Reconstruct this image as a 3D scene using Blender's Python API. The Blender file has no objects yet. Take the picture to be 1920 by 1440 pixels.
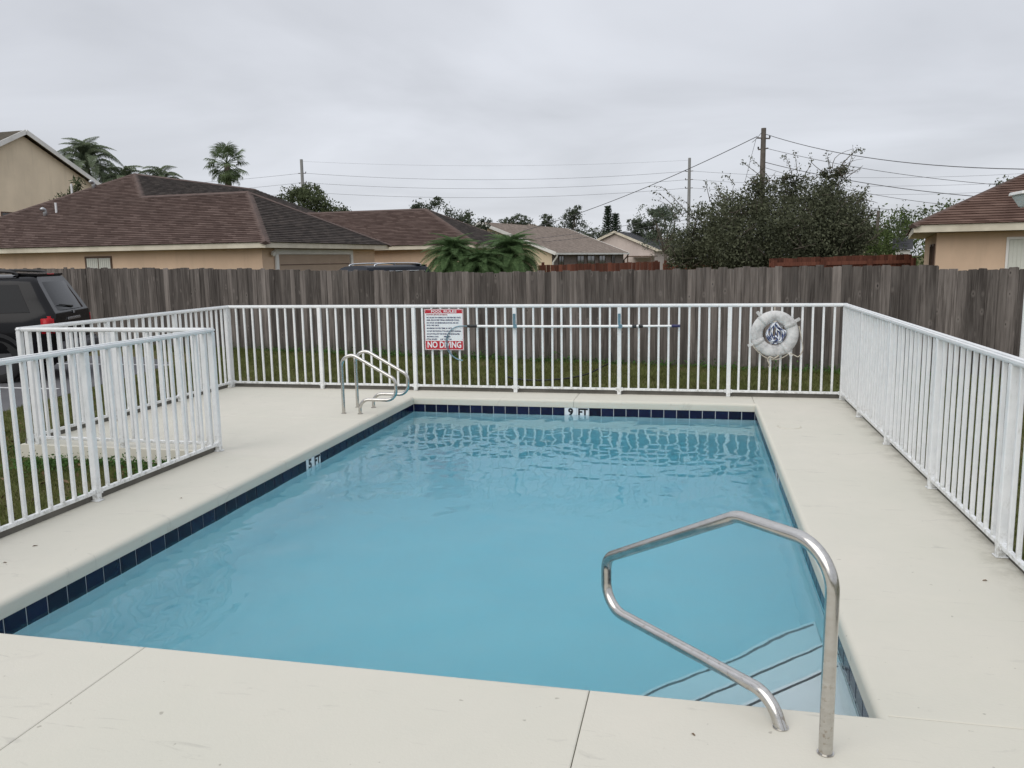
import bpy, bmesh, math, random
import numpy as np
from mathutils import Vector, Matrix, Quaternion
R = math.radians
PI = math.pi
random.seed(7)
rng = np.random.default_rng(11)
scene = bpy.context.scene
COL = scene.collection

# ------------------------------------------------------------------ camera
YAW, PITCH, ROLL, EYE = R(-12.556), R(8.595), R(-0.901), 1.833
cam = bpy.data.cameras.new("camera")
cam.sensor_width = 36.0
cam.lens = 1550.03 / 1920 * 36.0
cam.clip_start = 0.05
cam.clip_end = 2000
cam_o = bpy.data.objects.new("camera", cam)
COL.objects.link(cam_o)
fw = Vector((math.sin(YAW) * math.cos(PITCH), math.cos(YAW) * math.cos(PITCH), -math.sin(PITCH)))
rt = Vector((math.cos(YAW), -math.sin(YAW), 0))
up = rt.cross(fw)
rt2 = math.cos(ROLL) * rt + math.sin(ROLL) * up
up2 = -math.sin(ROLL) * rt + math.cos(ROLL) * up
m = Matrix((rt2, up2, -fw)).transposed().to_4x4()
m.translation = Vector((0, 0, EYE))
cam_o.matrix_world = m
scene.camera = cam_o

# ------------------------------------------------------------------ world: overcast
SUN_EL, SUN_AZ = R(42), R(203)
world = bpy.data.worlds.new("World")
scene.world = world
world.use_nodes = True
wt = world.node_tree
for n in list(wt.nodes):
    wt.nodes.remove(n)
def wn(t, **kw):
    n = wt.nodes.new(t)
    for k, v in kw.items():
        setattr(n, k, v)
    return n
def wm(op, a, b=None, clamp=False):
    n = wn("ShaderNodeMath", operation=op, use_clamp=clamp)
    for i, v in enumerate((a, b)):
        if v is None:
            continue
        if isinstance(v, (int, float)):
            n.inputs[i].default_value = v
        else:
            wt.links.new(v, n.inputs[i])
    return n.outputs[0]
tc = wn("ShaderNodeTexCoord")
sep = wn("ShaderNodeSeparateXYZ")
wt.links.new(tc.outputs["Generated"], sep.inputs[0])
zc = wm("MAXIMUM", sep.outputs[2], 0.0)
den = wm("ADD", zc, 0.16)
cmb = wn("ShaderNodeCombineXYZ")
wt.links.new(wm("DIVIDE", sep.outputs[0], den), cmb.inputs[0])
wt.links.new(wm("DIVIDE", sep.outputs[1], den), cmb.inputs[1])
nz = wn("ShaderNodeTexNoise")
nz.inputs["Scale"].default_value = 0.8
nz.inputs["Detail"].default_value = 5
nz.inputs["Roughness"].default_value = 0.5
nz.inputs["Distortion"].default_value = 0.4
wt.links.new(cmb.outputs[0], nz.inputs["Vector"])
SKY_BASE = 1.0
cl = wm("ADD", wm("MULTIPLY", wm("SUBTRACT", nz.outputs["Fac"], 0.5), 0.78), SKY_BASE)
grad = wm("ADD", wm("MULTIPLY", wm("MULTIPLY", zc, zc), 0.60), 1.0)
fac = wm("MULTIPLY", cl, grad)
mixc = wn("ShaderNodeMixRGB", blend_type="MULTIPLY")
mixc.inputs[0].default_value = 1.0
mixc.inputs[1].default_value = (0.69, 0.712, 0.765, 1)
wt.links.new(fac, mixc.inputs[2])
sky = wn("ShaderNodeTexSky", sky_type="NISHITA")
sky.sun_disc = False
sky.sun_elevation = SUN_EL
sky.sun_rotation = SUN_AZ
skyb = wn("ShaderNodeMixRGB", blend_type="MULTIPLY")
skyb.inputs[0].default_value = 1.0
skyb.inputs[2].default_value = (0.1, 0.1, 0.1, 1)
wt.links.new(sky.outputs[0], skyb.inputs[1])
mx = wn("ShaderNodeMixRGB")
mx.inputs[0].default_value = 0.94
wt.links.new(skyb.outputs[0], mx.inputs[1])
wt.links.new(mixc.outputs[0], mx.inputs[2])
bg = wn("ShaderNodeBackground")
bg.inputs["Strength"].default_value = 1.0
wt.links.new(mx.outputs[0], bg.inputs["Color"])
wo = wn("ShaderNodeOutputWorld")
wt.links.new(bg.outputs[0], wo.inputs["Surface"])

sun = bpy.data.lights.new("sun", "SUN")
sun.energy = 1.5
sun.angle = R(62)
sun.color = (1.0, 0.955, 0.89)
sun_o = bpy.data.objects.new("sun", sun)
COL.objects.link(sun_o)
sd = Vector((math.sin(SUN_AZ) * math.cos(SUN_EL), math.cos(SUN_AZ) * math.cos(SUN_EL), math.sin(SUN_EL)))
sun_o.rotation_euler = sd.to_track_quat("Z", "Y").to_euler()

scene.view_settings.view_transform = "Standard"
scene.view_settings.look = "None"
scene.view_settings.exposure = 0.0
scene.view_settings.gamma = 1.0
scene.view_settings.use_curve_mapping = False
scene.cycles.max_bounces = 16
scene.cycles.volume_bounces = 8
scene.cycles.transparent_max_bounces = 12

# ------------------------------------------------------------------ materials
class NT:
    def __init__(self, name):
        self.m = bpy.data.materials.new(name)
        self.m.use_nodes = True
        self.t = self.m.node_tree
        self.b = self.t.nodes["Principled BSDF"]
        self.out = self.t.nodes["Material Output"]
    def n(self, typ, **kw):
        n = self.t.nodes.new(typ)
        for k, v in kw.items():
            setattr(n, k, v)
        return n
    def l(self, a, b):
        self.t.links.new(a, b)
    def put(self, sock, v):
        if isinstance(v, bpy.types.NodeSocket):
            self.l(v, sock)
        else:
            if isinstance(v, tuple) and len(v) == 3 and sock.type == "RGBA":
                v = (*v, 1)
            sock.default_value = v
    def math(self, op, a, b=0.0, clamp=False):
        n = self.n("ShaderNodeMath", operation=op, use_clamp=clamp)
        self.put(n.inputs[0], a)
        self.put(n.inputs[1], b)
        return n.outputs[0]
    def obj(self):
        return self.n("ShaderNodeTexCoord").outputs["Object"]
    def rnd(self):
        return self.n("ShaderNodeObjectInfo").outputs["Random"]
    def geo(self):
        return self.n("ShaderNodeNewGeometry")
    def pos(self):
        return self.geo().outputs["Position"]
    def mapping(self, vec, scale=(1, 1, 1), loc=(0, 0, 0), rot=(0, 0, 0)):
        n = self.n("ShaderNodeMapping")
        self.l(vec, n.inputs["Vector"])
        self.put(n.inputs["Scale"], scale)
        self.put(n.inputs["Location"], loc)
        self.put(n.inputs["Rotation"], rot)
        return n.outputs[0]
    def vadd(self, a, b, op="ADD"):
        n = self.n("ShaderNodeVectorMath", operation=op)
        self.put(n.inputs[0], a)
        self.put(n.inputs[1], b)
        return n.outputs[0]
    def noise(self, vec, scale, detail=4, rough=0.55, dist=0.0):
        n = self.n("ShaderNodeTexNoise")
        self.l(vec, n.inputs["Vector"])
        n.inputs["Scale"].default_value = scale
        n.inputs["Detail"].default_value = detail
        n.inputs["Roughness"].default_value = rough
        n.inputs["Distortion"].default_value = dist
        return n.outputs["Fac"]
    def ramp(self, fac, stops, interp="LINEAR"):
        n = self.n("ShaderNodeValToRGB")
        n.color_ramp.interpolation = interp
        el = n.color_ramp.elements
        while len(el) < len(stops):
            el.new(0.5)
        for e, (p, c) in zip(el, stops):
            e.position = p
            e.color = (*c, 1) if len(c) == 3 else c
        self.put(n.inputs[0], fac)
        return n.outputs[0]
    def mix(self, fac, a, b, blend="MIX"):
        n = self.n("ShaderNodeMixRGB", blend_type=blend)
        self.put(n.inputs[0], fac)
        self.put(n.inputs[1], a)
        self.put(n.inputs[2], b)
        return n.outputs[0]
    def bump(self, h, strength=0.3, dist=0.01):
        n = self.n("ShaderNodeBump")
        n.inputs["Strength"].default_value = strength
        n.inputs["Distance"].default_value = dist
        self.l(h, n.inputs["Height"])
        self.l(n.outputs[0], self.b.inputs["Normal"])
    def set(self, **kw):
        names = dict(color="Base Color", rough="Roughness", metal="Metallic", spec="Specular IOR Level", coat="Coat Weight")
        for k, v in kw.items():
            self.put(self.b.inputs[names[k]], v)
        return self

def g(v):
    return (v, v, v)

def simple(name, col, rough=0.6, metal=0.0, var=0.08, scale=6.0, bump=0.0, spec=0.4, coat=0.0, tint=None):
    t = NT(name)
    v = t.obj()
    f = t.noise(v, scale, 5, 0.6)
    lo = tuple(c * (1 - var) for c in col)
    hi = tuple(min(1, c * (1 + var)) for c in col)
    c = t.ramp(f, [(0.3, lo), (0.7, hi)])
    if tint:
        f2 = t.noise(v, scale * 0.35, 4, 0.7)
        c = t.mix(t.ramp(f2, [(0.5, (0, 0, 0)), (0.75, (1, 1, 1))]), c, tint)
    t.set(color=c, rough=rough, metal=metal, spec=spec, coat=coat)
    if bump:
        t.bump(t.noise(v, scale * 12, 3, 0.6), bump, 0.004)
    return t.m

def mat_deck():
    t = NT("painted_concrete")
    p = t.pos()
    big = t.noise(p, 0.55, 5, 0.6)
    mid = t.noise(p, 2.6, 5, 0.65, 0.6)
    fine = t.noise(p, 60, 3, 0.6)
    c = t.ramp(big, [(0.32, (0.56, 0.545, 0.465)), (0.68, (0.61, 0.578, 0.502))])
    c = t.mix(t.ramp(mid, [(0.3, g(0.0)), (0.75, g(0.3))]), c, (0.53, 0.52, 0.465))
    # scuffs, stretched along the deck
    sc = t.noise(t.mapping(p, (1.2, 5.5, 1), rot=(0, 0, 0.5)), 1.7, 6, 0.7, 1.2)
    c = t.mix(t.ramp(sc, [(0.61, g(0)), (0.72, g(0.38))]), c, (0.30, 0.29, 0.26))
    sx = t.n("ShaderNodeSeparateXYZ")
    t.l(p, sx.inputs[0])
    edge = t.math("MULTIPLY", t.ramp(t.math("SUBTRACT", sx.outputs[0], 0.85), [(0.80, g(0)), (0.99, g(0.55))]), t.ramp(t.noise(p, 5, 5, 0.7), [(0.45, g(0)), (0.68, g(1))]))
    c = t.mix(edge, c, (0.20, 0.18, 0.13))
    sp = t.noise(p, 21, 2, 0.5)
    c = t.mix(t.ramp(sp, [(0.73, g(0)), (0.77, g(0.55))]), c, (0.24, 0.22, 0.18))
    crk = t.n("ShaderNodeTexVoronoi", feature="DISTANCE_TO_EDGE")
    wob = t.n("ShaderNodeTexNoise")
    t.l(p, wob.inputs["Vector"])
    wob.inputs["Scale"].default_value = 1.3
    wob.inputs["Detail"].default_value = 5
    t.l(t.vadd(p, t.mapping(wob.outputs["Color"], (0.9, 0.9, 0.0))), crk.inputs["Vector"])
    crk.inputs["Scale"].default_value = 0.55
    cm = t.math("MULTIPLY", t.ramp(crk.outputs["Distance"], [(0.0, g(1)), (0.006, g(0))]), t.ramp(big, [(0.5, g(0)), (0.62, g(0.35))]))
    c = t.mix(cm, c, (0.25, 0.24, 0.21))
    t.set(color=c, rough=t.ramp(mid, [(0.3, g(0.55)), (0.7, g(0.75))]), spec=0.35)
    t.bump(t.math("ADD", fine, t.math("MULTIPLY", mid, 1.5)), 0.25, 0.004)
    return t.m

def mat_white_paint():
    t = NT("white_powder_coat")
    p = t.pos()
    f = t.noise(p, 9, 5, 0.65)
    c = t.ramp(f, [(0.3, (0.70, 0.72, 0.725)), (0.62, (0.79, 0.80, 0.80))])
    gr = t.noise(t.mapping(p, (6, 6, 1.2)), 7, 5, 0.7)
    c = t.mix(t.ramp(gr, [(0.58, g(0)), (0.74, g(0.45))]), c, (0.47, 0.47, 0.43))
    sep = t.n("ShaderNodeSeparateXYZ")
    t.l(p, sep.inputs[0])
    low = t.ramp(sep.outputs[2], [(0.0, g(1)), (0.22, g(0.0))])
    dirt = t.math("MULTIPLY", low, t.ramp(t.noise(p, 24, 4, 0.7), [(0.46, g(0)), (0.66, g(0.75))]))
    c = t.mix(dirt, c, (0.22, 0.21, 0.16))
    chip = t.noise(p, 55, 2, 0.5)
    c = t.mix(t.ramp(chip, [(0.77, g(0)), (0.80, g(0.6))]), c, (0.20, 0.17, 0.14))
    t.set(color=c, rough=0.35, spec=0.5)
    return t.m

def mat_wood(name, base, dark, light, red=0.0):
    t = NT(name)
    o = t.obj()
    rnd = t.rnd()
    cx = t.n("ShaderNodeCombineXYZ")
    t.put(cx.inputs[0], t.math("MULTIPLY", rnd, 37.0))
    t.put(cx.inputs[1], t.math("MULTIPLY", rnd, 11.0))
    t.put(cx.inputs[2], t.math("MULTIPLY", rnd, 23.0))
    v = t.vadd(o, cx.outputs[0])
    grain = t.noise(t.mapping(v, (30, 30, 0.9)), 1.6, 6, 0.65, 0.8)
    broad = t.noise(t.mapping(v, (8, 8, 0.7)), 1.0, 4, 0.6, 0.5)
    c = t.ramp(grain, [(0.25, dark), (0.5, base), (0.78, light)])
    c = t.mix(t.ramp(broad, [(0.42, g(0)), (0.72, g(0.75))]), c, light)
    tone = t.ramp(rnd, [(0.0, g(0.58)), (0.35, g(0.80)), (0.7, g(1.0)), (1.0, g(1.35))])
    c = t.mix(1.0, c, tone, "MULTIPLY")
    # knots with dark rings
    vo = t.n("ShaderNodeTexVoronoi")
    t.l(t.mapping(v, (8.0, 1.0, 4.2)), vo.inputs["Vector"])
    vo.inputs["Scale"].default_value = 1.0
    pick = t.n("ShaderNodeSeparateColor")
    t.l(vo.outputs["Color"], pick.inputs[0])
    msk = t.math("GREATER_THAN", pick.outputs[0], 0.62)
    kn = t.math("MULTIPLY", msk, t.ramp(vo.outputs["Distance"], [(0.0, g(1)), (0.06, g(1)), (0.09, g(0.15)), (0.14, g(0.0))]))
    c = t.mix(t.math("MULTIPLY", kn, 0.7), c, tuple(x * 0.35 for x in dark))
    ring = t.math("MULTIPLY", msk, t.ramp(vo.outputs["Distance"], [(0.08, g(0)), (0.15, g(0.32)), (0.30, g(0))]))
    c = t.mix(ring, c, tuple(min(1, x * 1.25) for x in light))
    # damp, darker foot and lichen
    sp = t.n("ShaderNodeSeparateXYZ")
    t.l(o, sp.inputs[0])
    foot = t.math("MULTIPLY", t.ramp(sp.outputs[2], [(0.0, g(0.75)), (0.35, g(0.0))]), t.ramp(t.noise(v, 9, 4, 0.6), [(0.3, g(0.2)), (0.6, g(1))]))
    c = t.mix(foot, c, (0.045, 0.05, 0.035))
    t.set(color=c, rough=0.88, spec=0.15)
    t.bump(grain, 0.6, 0.006)
    return t.m

def mat_shingle(name, c1, c2, c3, course=0.15):
    """asphalt shingle colour: per-tab tone, algae streaks, fine grit (object z carries the courses)"""
    t = NT(name)
    o = t.obj()
    sp = t.n("ShaderNodeSeparateXYZ")
    t.l(o, sp.inputs[0])
    row = t.math("FLOOR", t.math("DIVIDE", sp.outputs[2], course * 0.45))
    colm = t.math("FLOOR", t.math("DIVIDE", t.math("ADD", t.math("ADD", sp.outputs[0], sp.outputs[1]), t.math("MULTIPLY", row, 0.137)), 0.30))
    cx = t.n("ShaderNodeCombineXYZ")
    t.put(cx.inputs[0], row)
    t.put(cx.inputs[1], colm)
    wn_ = t.n("ShaderNodeTexWhiteNoise", noise_dimensions="3D")
    t.l(cx.outputs[0], wn_.inputs["Vector"])
    c = t.ramp(wn_.outputs["Value"], [(0.0, c1), (0.5, c2), (1.0, c3)])
    streak = t.noise(t.mapping(o, (1.0, 1.0, 0.35)), 1.1, 5, 0.6)
    c = t.mix(t.ramp(streak, [(0.45, g(0)), (0.75, g(0.4))]), c, tuple(x * 0.55 for x in c1))
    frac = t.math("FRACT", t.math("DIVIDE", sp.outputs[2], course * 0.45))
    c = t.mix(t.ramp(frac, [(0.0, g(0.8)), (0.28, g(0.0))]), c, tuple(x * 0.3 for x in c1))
    t.set(color=c, rough=0.93, spec=0.15)
    t.bump(t.math("ADD", t.math("MULTIPLY", frac, -1.0), t.math("MULTIPLY", t.noise(o, 90, 2), 0.5)), 0.5, 0.02)
    return t.m

def mat_stucco(name, col):
    t = NT(name)
    o = t.obj()
    f = t.noise(t.mapping(o, (1, 1, 0.6)), 0.6, 5, 0.65)
    c = t.ramp(f, [(0.3, tuple(x * 0.87 for x in col)), (0.7, tuple(x * 1.06 for x in col))])
    drip = t.noise(t.mapping(o, (3, 3, 0.25)), 1.3, 4, 0.6)
    c = t.mix(t.ramp(drip, [(0.55, g(0)), (0.75, g(0.3))]), c, tuple(x * 0.65 for x in col))
    t.set(color=c, rough=0.9, spec=0.2)
    t.bump(t.noise(o, 55, 3, 0.6), 0.35, 0.006)
    return t.m

def mat_leaf(name, lo, hi, scale=1.6, trans=0.25, rough=0.55):
    t = NT(name)
    o = t.obj()
    f = t.noise(o, scale, 3, 0.6)
    f2 = t.noise(o, scale * 9, 2, 0.5)
    k = t.math("ADD", t.math("MULTIPLY", f, 0.55), t.math("MULTIPLY", f2, 0.45))
    c = t.ramp(k, [(0.34, lo), (0.66, hi)])
    t.set(color=c, rough=0.7, spec=0.14)
    tr = t.n("ShaderNodeBsdfTranslucent")
    t.l(c, tr.inputs["Color"])
    ms = t.n("ShaderNodeMixShader")
    ms.inputs[0].default_value = trans
    t.l(t.b.outputs[0], ms.inputs[1])
    t.l(tr.outputs[0], ms.inputs[2])
    t.l(ms.outputs[0], t.out.inputs["Surface"])
    return t.m

def mat_ground():
    t = NT("lawn_soil")
    p = t.pos()
    f = t.noise(p, 1.1, 6, 0.65)
    f2 = t.noise(p, 14, 4, 0.7)
    c = t.ramp(f, [(0.32, (0.120, 0.090, 0.055)), (0.5, (0.095, 0.095, 0.036)), (0.7, (0.065, 0.092, 0.028))])
    c = t.mix(t.ramp(f2, [(0.4, g(0)), (0.7, g(0.5))]), c, (0.12, 0.10, 0.055))
    t.set(color=c, rough=0.95, spec=0.1)
    t.bump(f2, 0.8, 0.03)
    return t.m

def mat_asphalt():
    t = NT("asphalt")
    p = t.pos()
    f = t.noise(p, 120, 3, 0.7)
    f2 = t.noise(p, 0.8, 5, 0.6)
    c = t.ramp(f, [(0.3, (0.065, 0.066, 0.070)), (0.7, (0.12, 0.12, 0.125))])
    c = t.mix(t.ramp(f2, [(0.4, g(0)), (0.7, g(0.5))]), c, (0.15, 0.145, 0.15))
    t.set(color=c, rough=0.85)
    t.bump(f, 0.5, 0.004)
    return t.m

def mat_water():
    t = NT("pool_water")
    t.b.inputs["Base Color"].default_value = (1, 1, 1, 1)
    t.b.inputs["Roughness"].default_value = 0.0
    t.b.inputs["IOR"].default_value = 1.333
    t.b.inputs["Transmission Weight"].default_value = 1.0
    t.bump(t.noise(t.mapping(t.pos(), (1.0, 1.6, 1.0)), 11, 4, 0.6), 0.10, 0.004)
    va = t.n("ShaderNodeVolumeAbsorption")
    va.inputs["Color"].default_value = (0.0, 0.815, 0.928, 1)
    va.inputs["Density"].default_value = 0.44
    vs_ = t.n("ShaderNodeVolumeScatter")
    vs_.inputs["Color"].default_value = (0.62, 0.95, 1.0, 1)
    vs_.inputs["Density"].default_value = 0.31
    vs_.inputs["Anisotropy"].default_value = 0.2
    ad = t.n("ShaderNodeAddShader")
    t.l(va.outputs[0], ad.inputs[0])
    t.l(vs_.outputs[0], ad.inputs[1])
    t.l(ad.outputs[0], t.out.inputs["Volume"])
    return t.m

def mat_plaster():
    t = NT("pool_plaster")
    p = t.pos()
    f = t.noise(p, 1.4, 5, 0.6)
    c = t.ramp(f, [(0.3, (0.72, 0.76, 0.78)), (0.7, (0.79, 0.82, 0.83))])
    t.set(color=c, rough=0.8, spec=0.1)
    return t.m

def mat_tile():
    t = NT("navy_tile")
    rnd = t.rnd()
    c = t.ramp(rnd, [(0.0, (0.004, 0.005, 0.020)), (0.6, (0.005, 0.007, 0.030)), (1.0, (0.008, 0.012, 0.045))])
    t.set(color=c, rough=0.22, spec=0.25)
    t.bump(t.noise(t.obj(), 14, 2), 0.12, 0.003)
    return t.m

def mat_steel():
    t = NT("polished_steel")
    o = t.obj()
    st = t.noise(t.mapping(o, (2, 2, 5)), 6, 5, 0.7)
    c = t.ramp(st, [(0.35, (0.50, 0.485, 0.46)), (0.7, (0.60, 0.59, 0.57))])
    sp = t.noise(o, 42, 3, 0.7)
    sep = t.n("ShaderNodeSeparateXYZ")
    t.l(o, sep.inputs[0])
    low = t.ramp(sep.outputs[2], [(0.1, g(1)), (0.55, g(0.0))])
    rust = t.math("MULTIPLY", low, t.ramp(sp, [(0.56, g(0)), (0.68, g(0.7))]))
    c = t.mix(rust, c, (0.28, 0.22, 0.16))
    t.set(color=c, metal=1.0, rough=t.ramp(st, [(0.3, g(0.10)), (0.7, g(0.24))]))
    return t.m

def mat_buoy():
    t = NT("weathered_foam_ring")
    o = t.obj()
    f = t.noise(o, 7, 6, 0.7)
    c = t.ramp(f, [(0.33, (0.31, 0.305, 0.30)), (0.5, (0.54, 0.535, 0.525)), (0.72, (0.70, 0.695, 0.68))])
    t.set(color=c, rough=0.85)
    t.bump(t.noise(o, 30, 4), 0.4, 0.005)
    return t.m

def mat_rope_stripes():
    t = NT("blue_white_rope")
    uv = t.n("ShaderNodeTexCoord").outputs["UV"]
    w = t.n("ShaderNodeTexWave", wave_type="BANDS", bands_direction="DIAGONAL")
    t.l(uv, w.inputs["Vector"])
    w.inputs["Scale"].default_value = 1.0
    w.inputs["Distortion"].default_value = 1.0
    c = t.ramp(w.outputs["Fac"], [(0.38, (0.018, 0.035, 0.13)), (0.55, (0.72, 0.75, 0.80))])
    t.set(color=c, rough=0.8)
    return t.m

M = {}
M["deck"] = mat_deck()
M["white"] = mat_white_paint()
M["wood"] = mat_wood("weathered_cedar", (0.092, 0.080, 0.072), (0.034, 0.029, 0.026), (0.225, 0.200, 0.182))
M["redwood"] = mat_wood("red_stained_wood", (0.120, 0.045, 0.030), (0.060, 0.027, 0.020), (0.165, 0.068, 0.045))
M["kick"] = simple("brown_kick_board", (0.135, 0.128, 0.113), 0.8, var=0.25, scale=4)
M["roof_brown"] = mat_shingle("brown_shingle", (0.076, 0.050, 0.042), (0.099, 0.067, 0.057), (0.134, 0.095, 0.082))
M["roof_algae"] = mat_shingle("algae_stained_shingle", (0.044, 0.037, 0.033), (0.060, 0.050, 0.045), (0.082, 0.068, 0.060))
M["ridge"] = simple("ridge_shingle", (0.098, 0.068, 0.058), 0.93, var=0.25, scale=2.2)
M["roof_rust"] = mat_shingle("russet_shingle", (0.092, 0.055, 0.043), (0.128, 0.079, 0.062), (0.172, 0.112, 0.090))
M["roof_tan"] = mat_shingle("tan_shingle", (0.25, 0.205, 0.172), (0.30, 0.245, 0.207), (0.35, 0.295, 0.25))
M["roof_dark"] = mat_shingle("charcoal_shingle", (0.045, 0.046, 0.05), (0.062, 0.063, 0.068), (0.085, 0.086, 0.09))
M["roof_olive"] = mat_shingle("olive_shingle", (0.07, 0.06, 0.045), (0.09, 0.08, 0.06), (0.12, 0.10, 0.075))
M["peach"] = mat_stucco("peach_stucco", (0.65, 0.48, 0.345))
M["beige"] = mat_stucco("beige_stucco", (0.62, 0.51, 0.365))
M["cream"] = mat_stucco("cream_stucco", (0.76, 0.645, 0.485))
M["pinkish"] = mat_stucco("pale_pink_stucco", (0.60, 0.52, 0.475))
M["fascia"] = simple("cream_fascia", (0.62, 0.57, 0.46), 0.6, var=0.12, scale=1.5, tint=(0.42, 0.37, 0.28))
M["trim"] = simple("white_trim", (0.72, 0.71, 0.68), 0.5, var=0.06, scale=2, tint=(0.55, 0.54, 0.50))
M["brick"] = simple("grey_brown_brick", (0.16, 0.13, 0.115), 0.85, var=0.3, scale=9)
M["door"] = simple("tan_garage_door", (0.36, 0.27, 0.20), 0.6, var=0.06, scale=2)
M["darkwood"] = simple("dark_brown_paint", (0.10, 0.06, 0.04), 0.5, var=0.15, scale=3)
M["glass"] = simple("dark_window_glass", (0.02, 0.022, 0.025), 0.05, var=0.1, scale=2, spec=0.8)
M["blind"] = simple("pale_blinds", (0.60, 0.61, 0.55), 0.6, var=0.05, scale=5)
M["ground"] = mat_ground()
M["asphalt"] = mat_asphalt()
M["linepaint"] = simple("white_line_paint", (0.62, 0.62, 0.62), 0.7, var=0.2, scale=12)
M["water"] = mat_water()
M["plaster"] = mat_plaster()
M["grout"] = simple("pale_grout", (0.56, 0.57, 0.58), 0.8, var=0.1, scale=8)
M["tile"] = mat_tile()
M["whitetile"] = simple("white_tile", (0.74, 0.76, 0.78), 0.2, var=0.04, scale=9)
M["black"] = simple("black_print", (0.008, 0.008, 0.012), 0.5, var=0.1)
M["trimblue"] = simple("navy_step_tile", (0.012, 0.020, 0.055), 0.4, var=0.2, scale=20)
M["steel"] = mat_steel()
M["buoy"] = mat_buoy()
M["rope"] = simple("dirty_white_rope", (0.46, 0.42, 0.35), 0.9, var=0.2, scale=30)
M["striped"] = mat_rope_stripes()
M["signwhite"] = simple("sign_white", (0.72, 0.75, 0.76), 0.4, var=0.03, scale=5)
M["signred"] = simple("sign_red", (0.44, 0.018, 0.032), 0.4, var=0.06, scale=5)
M["signprint"] = simple("sign_navy_print", (0.045, 0.05, 0.12), 0.5, var=0.1)
M["signmar"] = simple("sign_maroon_print", (0.33, 0.09, 0.10), 0.5, var=0.1)
M["pole"] = simple("white_pole", (0.80, 0.80, 0.79), 0.3, var=0.03, scale=4)
M["polecap"] = simple("navy_plastic", (0.018, 0.018, 0.085), 0.4, var=0.1)
M["blackpl"] = simple("black_plastic", (0.012, 0.012, 0.013), 0.45, var=0.1)
M["bluehook"] = simple("blue_grey_metal", (0.16, 0.27, 0.33), 0.35, metal=0.6, var=0.2, scale=9)
M["carblack"] = simple("black_car_paint", (0.006, 0.006, 0.007), 0.16, var=0.1, scale=1, spec=0.22, coat=0.05)
M["carglass"] = simple("tinted_glass", (0.010, 0.011, 0.013), 0.04, var=0.1, scale=1, spec=0.16)
M["navycar"] = simple("dark_navy_paint", (0.012, 0.015, 0.022), 0.4, var=0.1, scale=1, spec=0.12)
M["carred"] = simple("red_lamp_glass", (0.36, 0.004, 0.010), 0.2, var=0.2, scale=8, spec=0.25)
M["chrome"] = simple("silver_trim", (0.62, 0.63, 0.65), 0.25, metal=0.9, var=0.05)
M["greypl"] = simple("grey_plastic", (0.055, 0.056, 0.06), 0.5, var=0.1)
M["rubber"] = simple("tyre_rubber", (0.016, 0.016, 0.016), 0.8, var=0.2)
M["utility"] = simple("weathered_pole_wood", (0.12, 0.105, 0.09), 0.9, var=0.3, scale=3)
M["concretepole"] = simple("grey_pole", (0.25, 0.25, 0.245), 0.85, var=0.1, scale=2)
M["wire"] = simple("black_cable", (0.085, 0.085, 0.09), 0.6, var=0.1)
M["trunk"] = simple("grey_bark", (0.105, 0.088, 0.070), 0.95, var=0.35, scale=7)
M["palmtrunk"] = simple("palm_bark", (0.15, 0.125, 0.10), 0.95, var=0.3, scale=9)
M["lamp"] = simple("pale_lamp_acrylic", (0.62, 0.68, 0.66), 0.25, var=0.03, scale=3)
M["galv"] = simple("galvanised_metal", (0.46, 0.47, 0.48), 0.4, metal=0.7, var=0.1)
M["hose"] = simple("black_hose", (0.018, 0.018, 0.018), 0.5, var=0.1)
M["deadleaf"] = simple("dead_leaf", (0.16, 0.105, 0.06), 0.9, var=0.3, scale=20)
M["pvc"] = simple("white_pvc", (0.70, 0.71, 0.72), 0.4, var=0.05)
M["leaf_big"] = mat_leaf("dark_oak_leaf", (0.032, 0.038, 0.023), (0.165, 0.178, 0.110), 1.1)
M["leaf_oak"] = mat_leaf("oak_leaf", (0.036, 0.048, 0.024), (0.120, 0.145, 0.072), 0.8)
M["leaf_far"] = mat_leaf("far_leaf", (0.040, 0.052, 0.036), (0.115, 0.138, 0.092), 0.5)
M["leaf_mid"] = mat_leaf("fresh_leaf", (0.040, 0.060, 0.020), (0.110, 0.150, 0.050), 0.7)
M["leaf_grey"] = mat_leaf("grey_green_leaf", (0.065, 0.085, 0.060), (0.13, 0.16, 0.11), 1.2)
M["leaf_pine"] = mat_leaf("pine_needle", (0.018, 0.032, 0.020), (0.050, 0.075, 0.045), 1.0)
M["palm"] = mat_leaf("palm_leaf", (0.050, 0.076, 0.036), (0.14, 0.185, 0.088), 1.0)
M["palmgrey"] = mat_leaf("queen_palm_leaf", (0.07, 0.095, 0.055), (0.20, 0.24, 0.15), 0.8)
M["pygmy"] = mat_leaf("date_palm_leaf", (0.045, 0.088, 0.034), (0.150, 0.235, 0.098), 1.4)
M["grass"] = mat_leaf("grass_blade", (0.068, 0.076, 0.022), (0.150, 0.170, 0.055), 1.3, 0.2)
M["weed"] = mat_leaf("weed_leaf", (0.040, 0.085, 0.020), (0.085, 0.17, 0.045), 3.0, 0.2)

# ------------------------------------------------------------------ object helpers
def link(name, me, mat=None, parent=None, loc=(0, 0, 0), rot=(0, 0, 0)):
    o = bpy.data.objects.new(name, me)
    COL.objects.link(o)
    if mat is not None and me is not None and len(me.materials) == 0:
        me.materials.append(M[mat] if isinstance(mat, str) else mat)
    o.location = loc
    o.rotation_euler = rot
    if parent is not None:
        o.parent = parent
    return o

def tag(o, label, cat, group=None):
    o["label"] = label
    o["category"] = cat
    if group:
        o["group"] = group
    return o

def struct(o):
    o["kind"] = "structure"
    return o

def stuff(o):
    o["kind"] = "stuff"
    return o

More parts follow.
